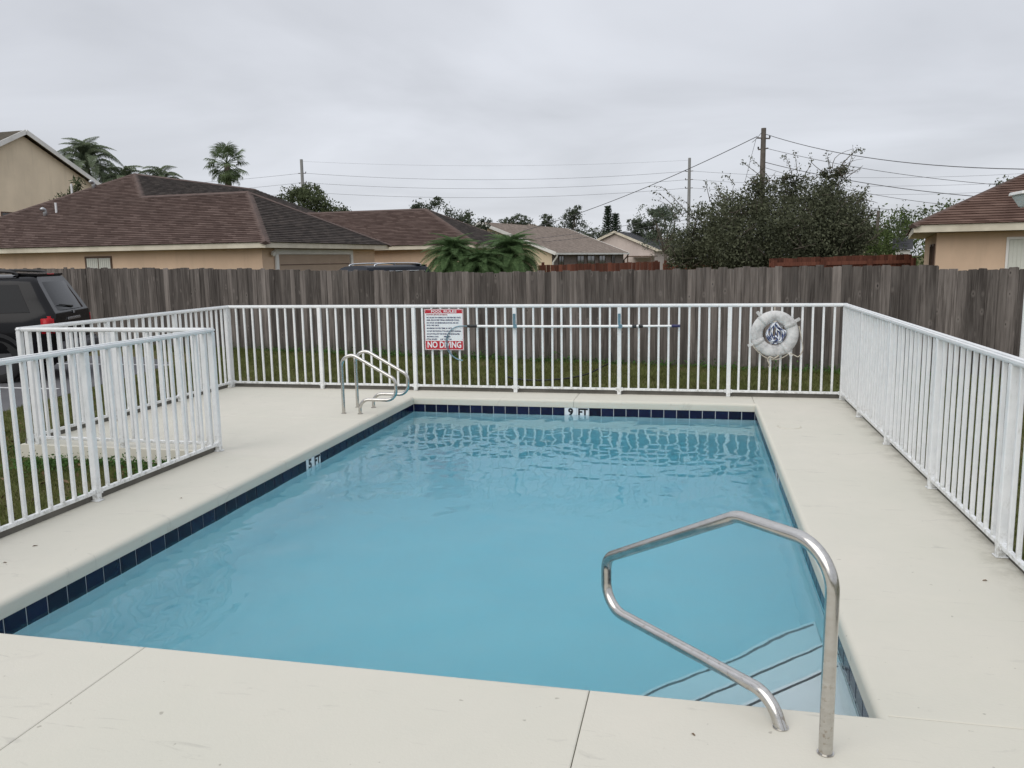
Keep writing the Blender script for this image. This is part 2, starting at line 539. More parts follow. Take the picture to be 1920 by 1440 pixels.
def thing(name, label, cat, loc=(0, 0, 0), rz=0.0, group=None):
    o = link(name, None, None, None, loc, (0, 0, rz))
    o.empty_display_size = 0.1
    return tag(o, label, cat, group)

class MB:
    """collects vertices and faces, then builds one mesh"""
    def __init__(self):
        self.v, self.f = [], []
    def add(self, vs, fs):
        k = len(self.v)
        self.v += [tuple(p) for p in vs]
        self.f += [tuple(i + k for i in f) for f in fs]
        return self
    def box(self, c, s, rz=0.0, rx=0.0, ry=0.0):
        mt = Matrix.Rotation(rz, 3, "Z") @ Matrix.Rotation(ry, 3, "Y") @ Matrix.Rotation(rx, 3, "X")
        vs = []
        for dx in (-.5, .5):
            for dy in (-.5, .5):
                for dz in (-.5, .5):
                    p = mt @ Vector((dx * s[0], dy * s[1], dz * s[2]))
                    vs.append((p.x + c[0], p.y + c[1], p.z + c[2]))
        return self.add(vs, [(0, 1, 3, 2), (4, 6, 7, 5), (0, 4, 5, 1), (2, 3, 7, 6), (0, 2, 6, 4), (1, 5, 7, 3)])
    def prism(self, poly, z0, z1):
        n = len(poly)
        vs = [(x, y, z0) for x, y in poly] + [(x, y, z1) for x, y in poly]
        fs = [tuple(range(n - 1, -1, -1)), tuple(range(n, 2 * n))]
        fs += [(i, (i + 1) % n, n + (i + 1) % n, n + i) for i in range(n)]
        return self.add(vs, fs)
    def tube(self, path, r, n=10, closed=False, cap=True):
        P = [Vector(p) for p in path]
        m_ = len(P)
        rr = r if isinstance(r, (list, tuple)) else [r] * m_
        def tan(i):
            if closed:
                return (P[(i + 1) % m_] - P[i - 1]).normalized()
            return (P[min(i + 1, m_ - 1)] - P[max(i - 1, 0)]).normalized()
        t0 = tan(0)
        a = Vector((0, 0, 1)) if abs(t0.z) < 0.9 else Vector((1, 0, 0))
        nrm = (a - t0 * a.dot(t0)).normalized()
        vs, fs = [], []
        for i in range(m_):
            t = tan(i)
            nrm = (nrm - t * nrm.dot(t)).normalized()
            b = t.cross(nrm)
            for k in range(n):
                q = 2 * PI * k / n
                vs.append(P[i] + (nrm * math.cos(q) + b * math.sin(q)) * rr[i])
        for i in range(m_ if closed else m_ - 1):
            j = (i + 1) % m_
            for k in range(n):
                k2 = (k + 1) % n
                fs.append((i * n + k, i * n + k2, j * n + k2, j * n + k))
        if cap and not closed:
            fs.append(tuple(range(n - 1, -1, -1)))
            fs.append(tuple((m_ - 1) * n + k for k in range(n)))
        return self.add(vs, fs)
    def mesh(self, name, smooth=False, bevel=0.0, seg=1, angle=None):
        me = bpy.data.meshes.new(name)
        me.from_pydata(self.v, [], self.f)
        if bevel > 0:
            bm = bmesh.new()
            bm.from_mesh(me)
            bmesh.ops.bevel(bm, geom=list(bm.edges), offset=bevel, segments=seg, affect="EDGES", clamp_overlap=True)
            bm.to_mesh(me)
            bm.free()
        if smooth:
            me.polygons.foreach_set("use_smooth", [True] * len(me.polygons))
            if angle:
                me.set_sharp_from_angle(angle=angle)
        me.update()
        return me
    def build(self, name, mat, parent=None, loc=(0, 0, 0), rot=(0, 0, 0), **kw):
        return link(name, self.mesh(name, **kw), mat, parent, loc, rot)

def fillet(pts, radii, seg=10):
    """round the corners of a polyline"""
    P = [Vector(p) for p in pts]
    out = [P[0]]
    for i in range(1, len(P) - 1):
        a, b, c = P[i - 1], P[i], P[i + 1]
        r = radii[i]
        u, v = (a - b).normalized(), (c - b).normalized()
        if r <= 0:
            out.append(b)
            continue
        ang = u.angle(v)
        d = r / math.tan(ang / 2)
        d = min(d, (a - b).length * 0.98, (c - b).length * 0.98)
        r = d * math.tan(ang / 2)
        cen = b + (u + v).normalized() * (r / math.sin(ang / 2))
        s, e = (b + u * d) - cen, (b + v * d) - cen
        tot = s.angle(e)
        axis = s.cross(e).normalized()
        for k in range(seg + 1):
            out.append(cen + Quaternion(axis, tot * k / seg) @ s)
    out.append(P[-1])
    return out

def np_mesh(name, verts, faces_n, smooth=False):
    """verts (n*k,3) array, every k consecutive vertices one face"""
    me = bpy.data.meshes.new(name)
    k = faces_n
    nv = len(verts)
    nf = nv // k
    me.vertices.add(nv)
    me.vertices.foreach_set("co", np.asarray(verts, np.float32).ravel())
    me.loops.add(nv)
    me.loops.foreach_set("vertex_index", np.arange(nv, dtype=np.int32))
    me.polygons.add(nf)
    me.polygons.foreach_set("loop_start", np.arange(0, nv, k, dtype=np.int32))
    me.polygons.foreach_set("loop_total", np.full(nf, k, dtype=np.int32))
    me.update(calc_edges=True)
    me.validate()
    return me

# ------------------------------------------------------------------ pool and deck numbers
PX0, PX1, PY0, PY1 = -3.727, 0.745, 3.323, 10.555
GZ = -0.14                       # lawn level
DX0, DX1, DY1 = -4.62, 1.875, 11.16
WZ = -0.195

# ground: a sheet with a hole under the deck and pool
hx0, hx1, hy0, hy1 = -3.95, 0.95, 3.15, 10.75
B = 600
gmb = MB()
xs = [-B, hx0, hx1, B]
ys = [-B, hy0, hy1, B]
gv = [(x, y, GZ) for y in ys for x in xs]
gf = [(r * 4 + c, r * 4 + c + 1, r * 4 + c + 5, r * 4 + c + 4) for r in range(3) for c in range(3) if not (r == 1 and c == 1)]
gmb.add(gv, gf)
struct(gmb.build("ground", "ground"))

lot = MB()
lot.add([(-60, -20, 0), (-9.15, -20, 0), (-9.25, 9.2, 0), (-9.42, 10.4, 0), (-9.7, 12.0, 0), (-10.2, 14.6, 0), (-11.5, 15.6, 0), (-60, 19, 0)], [tuple(range(8))])
lot_o = struct(lot.build("parking_lot", "asphalt", loc=(0, 0, GZ + 0.006)))
for yy in (11.33, 14.35, 8.4):
    MB().add([(-16, yy - 0.05, 0.004), (-10.05, yy - 0.05, 0.004), (-10.05, yy + 0.05, 0.004), (-16, yy + 0.05, 0.004)], [(0, 1, 2, 3)]).build("parking_line", "linepaint", lot_o)

# deck: slabs butted at their joints; pool sides carry a rounded nose
deck = struct(link("pool_deck", None))
def slab(poly, noses, mitre={}, gap=0.004):
    """poly counter-clockwise; noses = indices of edges (i -> i+1) that face the water"""
    n = len(poly)
    r = 0.038
    prof = [(r - r * math.sin(a), -r + r * math.cos(a)) for a in [PI / 2 * k / 7 for k in range(8)]]
    prof = [(p[0], p[1]) for p in prof]                # (inset from the edge, z): top of arc first
    P = [Vector((x, y)) for x, y in poly]
    nrm = []
    for i in range(n):
        d = (P[(i + 1) % n] - P[i]).normalized()
        nrm.append(Vector((-d.y, d.x)))               # inward
    def ring(ins_nose, ins_other):
        out = []
        for i in range(n):
            n0, n1 = nrm[i - 1], nrm[i]
            if i in mitre:
                out.append(P[i] + Vector(mitre[i]) * ins_nose)
                continue
            a = ins_nose if (i - 1) % n in noses else ins_other
            b = ins_nose if i in noses else ins_other
            det = n0.x * n1.y - n0.y * n1.x
            if abs(det) < 1e-6:
                out.append(P[i] + n0 * a)
                continue
            ox = (a * n1.y - b * n0.y) / det
            oy = (b * n0.x - a * n1.x) / det
            out.append(P[i] + Vector((ox, oy)))
        return out
    h = gap / 2
    rings = []
    for k, (ins, z) in enumerate(prof):
        bev = 0.006 * max(0, 1 - k / 2)
        rings.append([(q.x, q.y, z) for q in ring(ins, h + bev)])
    rings.append([(q.x, q.y, -0.1) for q in ring(0.0, h)])
    rings.append([(q.x, q.y, -0.102) for q in ring(0.02, h)])
    rings.append([(q.x, q.y, -0.17) for q in ring(0.02, h)])
    vs = [p for rg in rings for p in rg]
    fs = [tuple(range(n))]
    for k in range(len(rings) - 1):
        for i in range(n):
            j = (i + 1) % n
            fs.append((k * n + j, k * n + i, (k + 1) * n + i, (k + 1) * n + j))
    mb = MB().add(vs, fs)
    o = mb.build("deck_slab", "deck", deck, smooth=True, angle=R(32))
    o.data.polygons[0].use_smooth = False             # the walking surface stays truly flat
    return o

NY0, NS = -2.2, 0.038
slab([(DX0, NY0), (-2.58, NY0), (-2.58, PY0), (PX0, PY0), (PX0 - NS, PY0), (DX0, PY0)], [2], {3: (-1, -1)})
slab([(-2.58, NY0), (-0.415, NY0), (-0.415, PY0), (-2.58, PY0)], [2])
slab([(-0.415, NY0), (DX1, NY0), (DX1, PY0), (PX1 + NS, PY0), (PX1, PY0), (-0.415, PY0)], [4], {4: (1, -1)})
slab([(DX0, PY0), (PX0 - NS, PY0), (PX0, PY0), (PX0, 6.92), (DX0, 6.92)], [2], {2: (-1, -1)})
slab([(-6.87, 7.14), (DX0, 7.14), (DX0, 6.92), (PX0, 6.92), (PX0, 8.92), (-6.87, 8.92)], [3])
slab([(-6.87, 8.92), (PX0, 8.92), (PX0, PY1), (PX0 - NS, PY1), (-6.87, PY1)], [1], {2: (-1, 1)})
slab([(-6.87, PY1), (PX0 - NS, PY1), (PX0, PY1), (-1.53, PY1), (-1.53, DY1), (-6.87, DY1)], [2], {2: (-1, 1)})
slab([(-1.53, PY1), (PX1, PY1), (PX1, PY1 + NS), (PX1, DY1), (-1.53, DY1)], [0], {1: (1, 1)})
slab([(PX1, PY0), (PX1 + NS, PY0), (DX1, PY0), (DX1, DY1), (PX1, DY1), (PX1, PY1 + NS), (PX1, PY1)], [6], {0: (1, -1), 6: (1, 1)})

# ------------------------------------------------------------------ pool shell, tiles, steps, water
TIN = 0.015                                   # the tile face stands this far behind the nose
sx0, sx1, sy0, sy1 = PX0 - TIN, PX1 + TIN, PY0 - TIN, PY1 + TIN
def floor_z(y):
    t = [(sy0, -1.25), (5.2, -1.35), (7.4, -1.6), (9.6, -2.1), (sy1, -2.15)]
    for (a, za), (b, zb) in zip(t, t[1:]):
        if y <= b:
            return za + (zb - za) * (y - a) / (b - a)
    return t[-1][1]
ysf = [sy0 + (sy1 - sy0) * k / 24 for k in range(25)]
sh = MB()
for side in (0, 1):
    x = (sx0, sx1)[side]
    vs, fs = [], []
    for y in ysf:
        vs += [(x, y, -0.1), (x, y, floor_z(y))]
    for k in range(24):
        q = (2 * k, 2 * k + 2, 2 * k + 3, 2 * k + 1)
        fs.append(q if side == 0 else q[::-1])
    sh.add(vs, fs)
vs, fs = [], []
for y in ysf:
    vs += [(sx0, y, floor_z(y)), (sx1, y, floor_z(y))]
sh.add(vs, [(2 * k, 2 * k + 1, 2 * k + 3, 2 * k + 2) for k in range(24)])
for y, fl in ((sy0, False), (sy1, True)):
    q = (0, 1, 2, 3)
    sh.add([(sx0, y, -0.1), (sx1, y, -0.1), (sx1, y, floor_z(y)), (sx0, y, floor_z(y))], [q if not fl else q[::-1]])
shell = struct(sh.build("pool_shell", "plaster"))
# grout backing behind the tile row
gb = MB()
zt0, zt1 = -0.264, -0.103
gb.box((sx0 + 0.002, (sy0 + sy1) / 2, (zt0 + zt1) / 2), (0.003, sy1 - sy0 - 0.01, zt1 - zt0))
gb.box((sx1 - 0.002, (sy0 + sy1) / 2, (zt0 + zt1) / 2), (0.003, sy1 - sy0 - 0.01, zt1 - zt0))
gb.box(((sx0 + sx1) / 2, sy0 + 0.002, (zt0 + zt1) / 2), (sx1 - sx0 - 0.012, 0.003, zt1 - zt0))
gb.box(((sx0 + sx1) / 2, sy1 - 0.002, (zt0 + zt1) / 2), (sx1 - sx0 - 0.012, 0.003, zt1 - zt0))
gb.build("grout_band", "grout", shell)

def text_mesh(body, size, bold=0.0, extrude=0.0006, align="CENTER", width=None, space=1.0):
    cu = bpy.data.curves.new("lettering", "FONT")
    cu.body = body
    cu.size = size
    cu.offset = bold
    cu.extrude = extrude
    cu.align_x = align
    cu.align_y = "CENTER"
    cu.space_character = space
    cu.resolution_u = 3
    o = bpy.data.objects.new("lettering", cu)
    COL.objects.link(o)
    dg = bpy.context.evaluated_depsgraph_get()
    me = bpy.data.meshes.new_from_object(o.evaluated_get(dg))
    bpy.data.objects.remove(o)
    bpy.data.curves.remove(cu)
    me.materials.clear()
    if width:
        xs_ = [v.co.x for v in me.vertices]
        w = max(xs_) - min(xs_)
        k = width / w
        c0 = 0 if align == "LEFT" else 0
        for v in me.vertices:
            v.co.x *= k
    me.name = "lettering"
    return me

TP = 0.1607
tile_me = MB().box((0, 0, 0), (TP - 0.009, 0.007, 0.156)).mesh("tile", bevel=0.0015)
wt_me = MB().box((0, 0, 0), (TP - 0.009, 0.007, 0.156)).mesh("depth_tile", bevel=0.0015)
def tile_row(a, b, face, n, special):
    """tiles from a to b (2d), face = rz so that local -y looks at the water; special {index: text}"""
    for k in range(n):
        f = (k + 0.5) / n
        x, y = a[0] + (b[0] - a[0]) * f, a[1] + (b[1] - a[1]) * f
        tz = -0.181 + random.uniform(-0.0012, 0.0012)
        if k in special:
            t = link("depth_tile", wt_me, "whitetile", shell, (x, y, tz), (0, 0, face))
            t["label"] = "white depth marker tile among the navy tiles"
            if special[k]:
                link("lettering", text_mesh(special[k], 0.130, 0.006, width=(0.068 if len(special[k]) == 1 else 0.128)), "black", t, (0, -0.0042, 0.017), (R(90), 0, 0))
        else:
            link("tile", tile_me, "tile", shell, (x, y, tz), (0, 0, face))
off = 0.0055
n_l = 45
tile_row((sx0 + off, sy0 + 0.01), (sx0 + off, sy1 - 0.01), R(90), n_l, {25: "5", 26: "FT"})
tile_row((sx0 + 0.01, sy1 - off), (sx1 - 0.01, sy1 - off), 0, 28, {13: "9", 14: "FT"})
tile_row((sx1 - off, sy1 - 0.01), (sx1 - off, sy0 + 0.01), R(-90), n_l, {17: "5", 18: "FT"})
tile_row((sx1 - 0.01, sy0 + off), (sx0 + 0.01, sy0 + off), R(180), 28, {})

# corner steps, cut across the near right corner
def tread(dist, ztop, zbot, label):
    c = dist * math.sqrt(2)
    poly = [(sx1 - c, sy0 + 0.003), (sx1 - 0.003, sy0 + 0.003), (sx1 - 0.003, sy0 + c)]
    poly = [(p[0], p[1]) for p in poly]
    o = MB().prism(poly, zbot, ztop).build("step", "plaster", shell)
    # navy strip along the nosing, proud of the tread
    n = Vector((-1, 1)).normalized()
    a = Vector((sx1 - c, sy0 + 0.003)) + Vector((0.02, 0))
    b = Vector((sx1 - 0.003, sy0 + c)) - Vector((0, 0.02))
    mid, L = (a + b) / 2, (b - a).length
    MB().box((mid.x - n.x * 0.012, mid.y - n.y * 0.012, ztop - 0.008), (L - 0.06, 0.017, 0.016), rz=R(45)).build("step_nosing", "trimblue", o)
tread(0.69, -0.335, -0.62, "")
tread(1.00, -0.56, -0.86, "")
tread(1.335, -0.80, -1.35, "")

# water: a rippled closed body so that light is absorbed on its way through
NXW, NYW = 220, 350
wx0, wx1, wy0, wy1 = sx0 - 0.004, sx1 + 0.004, sy0 - 0.004, sy1 + 0.004
X, Y = np.meshgrid(np.linspace(wx0, wx1, NXW), np.linspace(wy0, wy1, NYW), indexing="ij")
H = np.zeros_like(X)
wr = np.random.default_rng(5)
for k in range(54):
    lam = 0.10 * (1.0 + 8.0 * wr.random() ** 2.0)
    th = wr.uniform(0, 2 * PI)
    kx, ky = 2 * PI / lam * math.cos(th), 2 * PI / lam * math.sin(th)
    H += 0.00022 * (lam / 0.3) ** 0.8 * np.sin(kx * X + ky * Y + wr.uniform(0, 6.28) + 0.6 * np.sin(0.9 * X + 1.3 * Y + k))
act = 0.85 + 0.22 / (1 + np.exp(-(Y - 6.2) * 1.4)) + 0.35 * np.exp(-((X + 3.3) ** 2) / 0.8 - ((Y - 4.6) ** 2) / 2.2)
H *= act
# a few ring ripples spreading from the left wall
for (cx_, cy_, lam, amp) in ((-3.9, 4.0, 0.16, 0.0008), (-0.6, 9.6, 0.2, 0.0006)):
    r_ = np.hypot(X - cx_, Y - cy_)
    H += amp * np.sin(2 * PI * r_ / lam) * np.exp(-((r_ - 1.3) / 0.75) ** 2)
top = np.stack([X, Y, WZ + H], -1).reshape(-1, 3)
vs = [tuple(p) for p in top]
fs = []
for i in range(NXW - 1):
    for j in range(NYW - 1):
        a = i * NYW + j
        fs.append((a, a + NYW, a + NYW + 1, a + 1))
# sides and bottom (outside the shell, never seen)
zb = -2.9
b0 = len(vs)
vs += [(wx0, wy0, zb), (wx1, wy0, zb), (wx1, wy1, zb), (wx0, wy1, zb)]
e_l = [j for j in range(NYW)]
e_r = [(NXW - 1) * NYW + j for j in range(NYW)]
e_n = [i * NYW for i in range(NXW)]
e_f = [i * NYW + NYW - 1 for i in range(NXW)]
fs.append(tuple(e_l + [b0 + 3, b0]))
fs.append(tuple([b0 + 1, b0 + 2] + e_r[::-1]))
fs.append(tuple([b0, b0 + 1] + e_n[::-1]))
fs.append(tuple(e_f + [b0 + 2, b0 + 3]))
fs.append((b0, b0 + 3, b0 + 2, b0 + 1))
wme = bpy.data.meshes.new("water")
wme.from_pydata(vs, [], fs)
sm = [True] * len(wme.polygons)
for k in range(5):
    sm[-1 - k] = False
wme.polygons.foreach_set("use_smooth", sm)
bm = bmesh.new()
bm.from_mesh(wme)
bmesh.ops.recalc_face_normals(bm, faces=bm.faces)
bm.to_mesh(wme)
bm.free()
wme.update()
struct(link("water", wme, "water"))

# ------------------------------------------------------------------ white railings
PK = 0.0265
br_me = MB().box((0, 0, 0.075), (0.022, 0.040, 0.044)).box((0, -0.0215, 0.075), (0.010, 0.004, 0.010)).mesh("bracket", bevel=0.002)
pk_me = MB().box((0, 0, 0.63), (PK, PK, 1.10)).mesh("picket", bevel=0.003)
po_me = MB().box((0, 0, 0.59), (0.052, 0.052, 1.18)).mesh("post", bevel=0.005)
fl_me = MB().box((0, 0, 0.004), (0.074, 0.074, 0.008)).mesh("foot_plate", bevel=0.003)
def railing(name, label, p0, p1, posts, per_bay, kick=True, plate=False, kick_off=0.05, pole_hooks=()):
    a, b = Vector(p0), Vector(p1)
    d = (b - a)
    L = d.length
    ang = math.atan2(d.y, d.x)
    t = thing(name, label, "railing", (a.x, a.y, 0), ang)
    MB().box((L / 2, 0, 1.199), (L + 0.06, 0.062, 0.042)).build("top_rail", "white", t, bevel=0.012, seg=3)
    for i, s in enumerate(posts):
        link("post", po_me, "white", t, (s, 0, 0))
        if plate:
            link("foot_plate", fl_me, "white", t, (s, 0, 0.001))
        for sg_ in (-1, 1):
            if (i == 0 and sg_ < 0) or (i == len(posts) - 1 and sg_ > 0):
                continue
            link("bracket", br_me, "white", t, (s + sg_ * 0.0375, 0, 0))
    for s0, s1 in zip(posts, posts[1:]):
        MB().box(((s0 + s1) / 2, 0, 0.075), (s1 - s0 - 0.056, 0.03, 0.03)).build("bottom_rail", "white", t, bevel=0.003)
        for k in range(per_bay):
            s = s0 + (s1 - s0) * (k + 1) / (per_bay + 1)
            o = link("picket", pk_me, "white", t, (s + random.uniform(-.003, .003), 0, 0), (random.uniform(-.003, .003), random.uniform(-.004, .004), 0))
        if kick:
            MB().box(((s0 + s1) / 2, kick_off, -0.025), (s1 - s0 - 0.006, 0.022, 0.15)).build("kick_board", "kick", t, bevel=0.002)
    return t
fx0, fx1, fy = -6.76, 1.848, 11.075
fposts = [0.0, 1.455, 2.89, 4.345, 5.775, 7.20, fx1 - fx0]
far_rail = railing("pool_railing", "white aluminium railing across the far end of the pool carrying the rules sign", (fx0, fy), (fx1, fy), fposts, 10)
ry = [fy, 9.84, 8.43, 6.86, 5.33, 3.82, 2.30, 0.80]
railing("pool_railing", "white railing along the right side of the deck beside the pool", (1.835, fy - 0.03), (1.835, 0.80), [0.032] + [fy - 0.03 - y for y in ry[1:]], 10, plate=True, kick_off=0.05)
railing("pool_railing", "white railing running from the far left corner past the parked black SUV", (fx0, 7.17), (fx0, fy - 0.03), [0.0, 1.30, 2.60, fy - 0.03 - 7.17 - 0.03], 9, kick_off=0.06)
railing("pool_railing", "short white railing set crosswise above the slab edge behind the front left railing", (fx0 + 0.06, 7.17), (-4.655, 7.17), [0.04, 1.05, 2.035], 7, kick=False)
railing("pool_railing", "white railing nearest the camera on the left edge of the deck", (-4.575, 0.4), (-4.575, 7.17), [0.0, 1.75, 3.5, 5.05, 6.77], 12, plate=True, kick_off=0.045)

# pole brackets on two posts of the far railing
for s in (4.345, 5.775):
    MB().box((s, -0.034, 1.0), (0.035, 0.012, 0.19)).box((s + 0.02, -0.055, 0.915), (0.05, 0.05, 0.02)).box((s + 0.02, -0.082, 0.93), (0.05, 0.008, 0.05)).build("pole_bracket", "bluehook", far_rail, bevel=0.002)

# ------------------------------------------------------------------ stainless rails
def rail_mesh(pts, radii, r, n=16):
    return MB().tube(fillet(pts, radii, 12), r, n)
hr = thing("entry_handrail", "large bent stainless handrail standing by the near corner steps", "handrail", (0.50, 3.01, 0), R(135))
hp = [(0, 0, -0.01), (0, 0, 0.795), (0.455, 0, 0.795), (1.285, 0, 0.365), (1.285, 0, 0.112), (0.262, 0, 0.112), (0.198, 0, -0.01)]
rail_mesh(hp, [0, 0.17, 0.13, 0.09, 0.13, 0.14, 0], 0.0255, 20).build("bent_tube", "steel", hr, smooth=True, angle=R(60))
for x in (0.0, 0.205):
    MB().tube([(x, 0, 0.0005), (x, 0, 0.004)], 0.031, 20).build("anchor_ring", "steel", hr, smooth=True, angle=R(30))
for yy, lab in ((9.25, "nearer of the two stainless ladder rails on the left pool edge"), (9.68, "farther of the two stainless ladder rails on the left pool edge")):
    t = thing("ladder_rail", lab, "ladder rail", (-4.17, yy, 0), 0)
    lp = [(0, 0, -0.01), (0, 0, 0.805), (0.685, 0, 0.425), (0.685, 0, 0.178), (0.215, 0, 0.178), (0.215, 0, -0.01)]
    rail_mesh(lp, [0, 0.13, 0.10, 0.125, 0.12, 0], 0.0205, 14).build("bent_tube", "steel", t, smooth=True, angle=R(60))
    for x in (0.0, 0.215):
        MB().tube([(x, 0, 0.0005), (x, 0, 0.005)], 0.033, 16).build("anchor_ring", "steel", t, smooth=True, angle=R(30))

# ------------------------------------------------------------------ rules sign
sg = thing("pool_rules_sign", "white and red pool rules sign wired to the far railing", "sign", (-3.415, fy - 0.048, 0.59))
SW, SH = 0.565, 0.572
MB().box((0, 0, SH / 2), (SW, 0.004, SH)).build("panel", "signwhite", sg, bevel=0.0008)
def sign_box(x0, x1, z0, z1, mat, nm, lift):
    MB().box(((x0 + x1) / 2, -0.002 - lift / 2, (z0 + z1) / 2), (x1 - x0, lift, z1 - z0)).build(nm, mat, sg)
sign_box(-0.27, 0.27, 0.512, 0.560, "signred", "red_band", 0.0008)
sign_box(-0.27, 0.27, 0.012, 0.128, "signred", "red_band", 0.0008)
e = 0.0035
fr = MB()
for (x0, x1, z0, z1) in ((-0.279, -0.275, 0.004, 0.568), (0.275, 0.279, 0.004, 0.568), (-0.2745, 0.2745, 0.564, 0.568), (-0.2745, 0.2745, 0.004, 0.008)):
    fr.box(((x0 + x1) / 2, -0.0024, (z0 + z1) / 2), (x1 - x0, 0.0008, z1 - z0))
fr.build("red_border", "signred", sg)
def sign_text(body, x, z, size, mat, bold, align="LEFT", width=None):
    link("lettering", text_mesh(body, size, bold, 0.0004, align, width), mat, sg, (x, -0.0034, z), (R(90), 0, 0))
sign_text("POOL", -0.102, 0.536, 0.046, "signwhite", 0.0010, "CENTER", 0.155)
sign_text("RULES", 0.095, 0.536, 0.046, "signwhite", 0.0010, "CENTER", 0.185)
sign_text("NO DIVING", 0, 0.070, 0.120, "signwhite", 0.0030, "CENTER", 0.49)
sign_text("SHOWER BEFORE ENTERING.", -0.25, 0.492, 0.024, "signmar", 0.0008, "LEFT", 0.31)
lines = [("NO GLASS OR ANIMALS IN THE FENCED POOL", 0.452, 0.50), ("AREA (OR 50 FEET FROM UNFENCED POOL).", 0.417, 0.48),
         ("NO FOOD OR BEVERAGES IN POOL OR ON", 0.378, 0.46), ("POOL WET DECK.", 0.343, 0.185), ("MAXIMUM WATER TEMP. IS 104\u00b0F", 0.303, 0.365),
         ("DO NOT USE THE POOL IF YOU ARE ILL WITH DIARRHEA.", 0.263, 0.50), ("DO NOT SWALLOW THE WATER, IT IS RECIRCULATED.", 0.224, 0.48),
         ("BATHING LOAD:            PERSONS", 0.186, 0.34), ("POOL HOURS:       A.M. TO       P.M.", 0.150, 0.36)]
for body, z, w in lines:
    sign_text(body, -0.25, z, 0.026, "signprint", 0.0011, "LEFT", w)
for x in (-0.262, 0.262):
    for z in (0.150, 0.545):
        MB().tube([(x, -0.002, z), (x, -0.006, z)], 0.006, 8).build("bolt", "galv", sg, smooth=True, angle=R(30))

# ------------------------------------------------------------------ rescue pole with its hook
rp = thing("rescue_pole", "long white telescopic rescue pole with a looped hook hung on the far railing", "rescue pole", (-3.0, fy - 0.066, 0.93))
yb = 0.0
MB().tube([(0.06, yb, -0.004), (1.0, yb, -0.006), (2.0, yb, 0.0), (2.33, yb, 0.002)], 0.0165, 12).build("outer_tube", "pole", rp, smooth=True, angle=R(40))
MB().tube([(2.30, yb, 0.002), (2.76, yb, 0.005)], 0.0135, 12).build("inner_tube", "pole", rp, smooth=True, angle=R(40))
MB().tube([(2.70, yb, 0.004), (2.81, yb, 0.005)], 0.019, 12).build("end_grip", "polecap", rp, smooth=True, angle=R(40))
MB().tube([(2.19, yb, 0.0), (2.245, yb, 0.0)], 0.0235, 12).tube([(2.275, yb, 0.001), (2.33, yb, 0.002)], 0.0235, 12).build("locking_collar", "blackpl", rp, smooth=True, angle=R(40))
MB().tube([(-0.07, yb, -0.004), (0.07, yb, -0.004)], 0.020, 12).build("hook_socket", "blackpl", rp, smooth=True, angle=R(40))
hk = [(-0.06, -0.004), (-0.2, -0.006), (-0.30, -0.05), (-0.365, -0.14), (-0.385, -0.235), (-0.365, -0.33), (-0.31, -0.41), (-0.23, -0.465), (-0.15, -0.485)]
def smooth_curve(pts, n=8):
    P = [Vector((p[0], 0, p[1])) if len(p) == 2 else Vector(p) for p in pts]
    out = []
    for i in range(len(P) - 1):
        p0, p1, p2, p3 = P[max(i - 1, 0)], P[i], P[i + 1], P[min(i + 2, len(P) - 1)]
        for k in range(n):
            t = k / n
            out.append(0.5 * ((2 * p1) + (p2 - p0) * t + (2 * p0 - 5 * p1 + 4 * p2 - p3) * t * t + (3 * p1 - p0 - 3 * p2 + p3) * t ** 3))
    out.append(P[-1])
    return out
MB().tube(smooth_curve(hk), 0.0065, 8).build("hook", "bluehook", rp, smooth=True)
hk2 = [(x + 0.028 * min(1, max(0, -x - 0.3) * 8), z + 0.004) for x, z in hk[3:]]
MB().tube(smooth_curve([(p[0], 0.012, p[1]) for p in hk2]), 0.005, 8).build("hook_return", "bluehook", rp, smooth=True)

# ------------------------------------------------------------------ life ring and the line coiled in it
lr = thing("life_ring", "weathered white life ring hung on the far railing", "life ring", (0.99, fy - 0.105, 0.84))
def torus(R0, ra, rb, nu=56, nv=18):
    mb = MB()
    vs, fs = [], []
    for i in range(nu):
        a = 2 * PI * i / nu
        for j in range(nv):
            b = 2 * PI * j / nv
            rad = R0 + ra * math.cos(b)
            vs.append((rad * math.cos(a), rb * math.sin(b), rad * math.sin(a)))
    for i in range(nu):
        for j in range(nv):
            fs.append((i * nv + j, i * nv + (j + 1) % nv, ((i + 1) % nu) * nv + (j + 1) % nv, ((i + 1) % nu) * nv + j))
    return mb.add(vs, fs)
R0, RA, RB = 0.220, 0.075, 0.048
torus(R0, RA, RB).build("foam_ring", "buoy", lr, smooth=True)
for k, adeg in enumerate((128, 206, 308, 33)):
    a = R(adeg)
    mb = MB()
    vs, fs = [], []
    nseg, hw = 18, 0.032
    for s in (-1, 1):
        for j in range(nseg):
            b = 2 * PI * j / nseg
            rad = R0 + (RA + 0.004) * math.cos(b)
            aa = a + s * hw / R0
            vs.append((rad * math.cos(aa), (RB + 0.004) * math.sin(b), rad * math.sin(aa)))
    for j in range(nseg):
        fs.append((j, (j + 1) % nseg, nseg + (j + 1) % nseg, nseg + j))
    st = mb.add(vs, fs).build("strap", "buoy", lr, smooth=True)
    sol = st.modifiers.new("thick", "SOLIDIFY")
    sol.thickness = 0.004
    rr = R0 + RA + 0.028
    MB().box((rr * math.cos(a), -0.01, rr * math.sin(a)), (0.075, 0.02, 0.042), ry=-a).build("strap_end", "buoy", st, bevel=0.006, seg=2)
def hang(a0, a1, sag, n=16):
    p0, p1 = [Vector(((R0 + RA + 0.012) * math.cos(R(q)), -0.012, (R0 + RA + 0.012) * math.sin(R(q)))) for q in (a0, a1)]
    return [p0.lerp(p1, k / n) + Vector((0, -0.01 * math.sin(PI * k / n), -sag * 4 * (k / n) * (1 - k / n))) for k in range(n + 1)]
MB().tube(hang(206, 308, 0.135), 0.0065, 7).build("grab_line", "rope", lr, smooth=True)
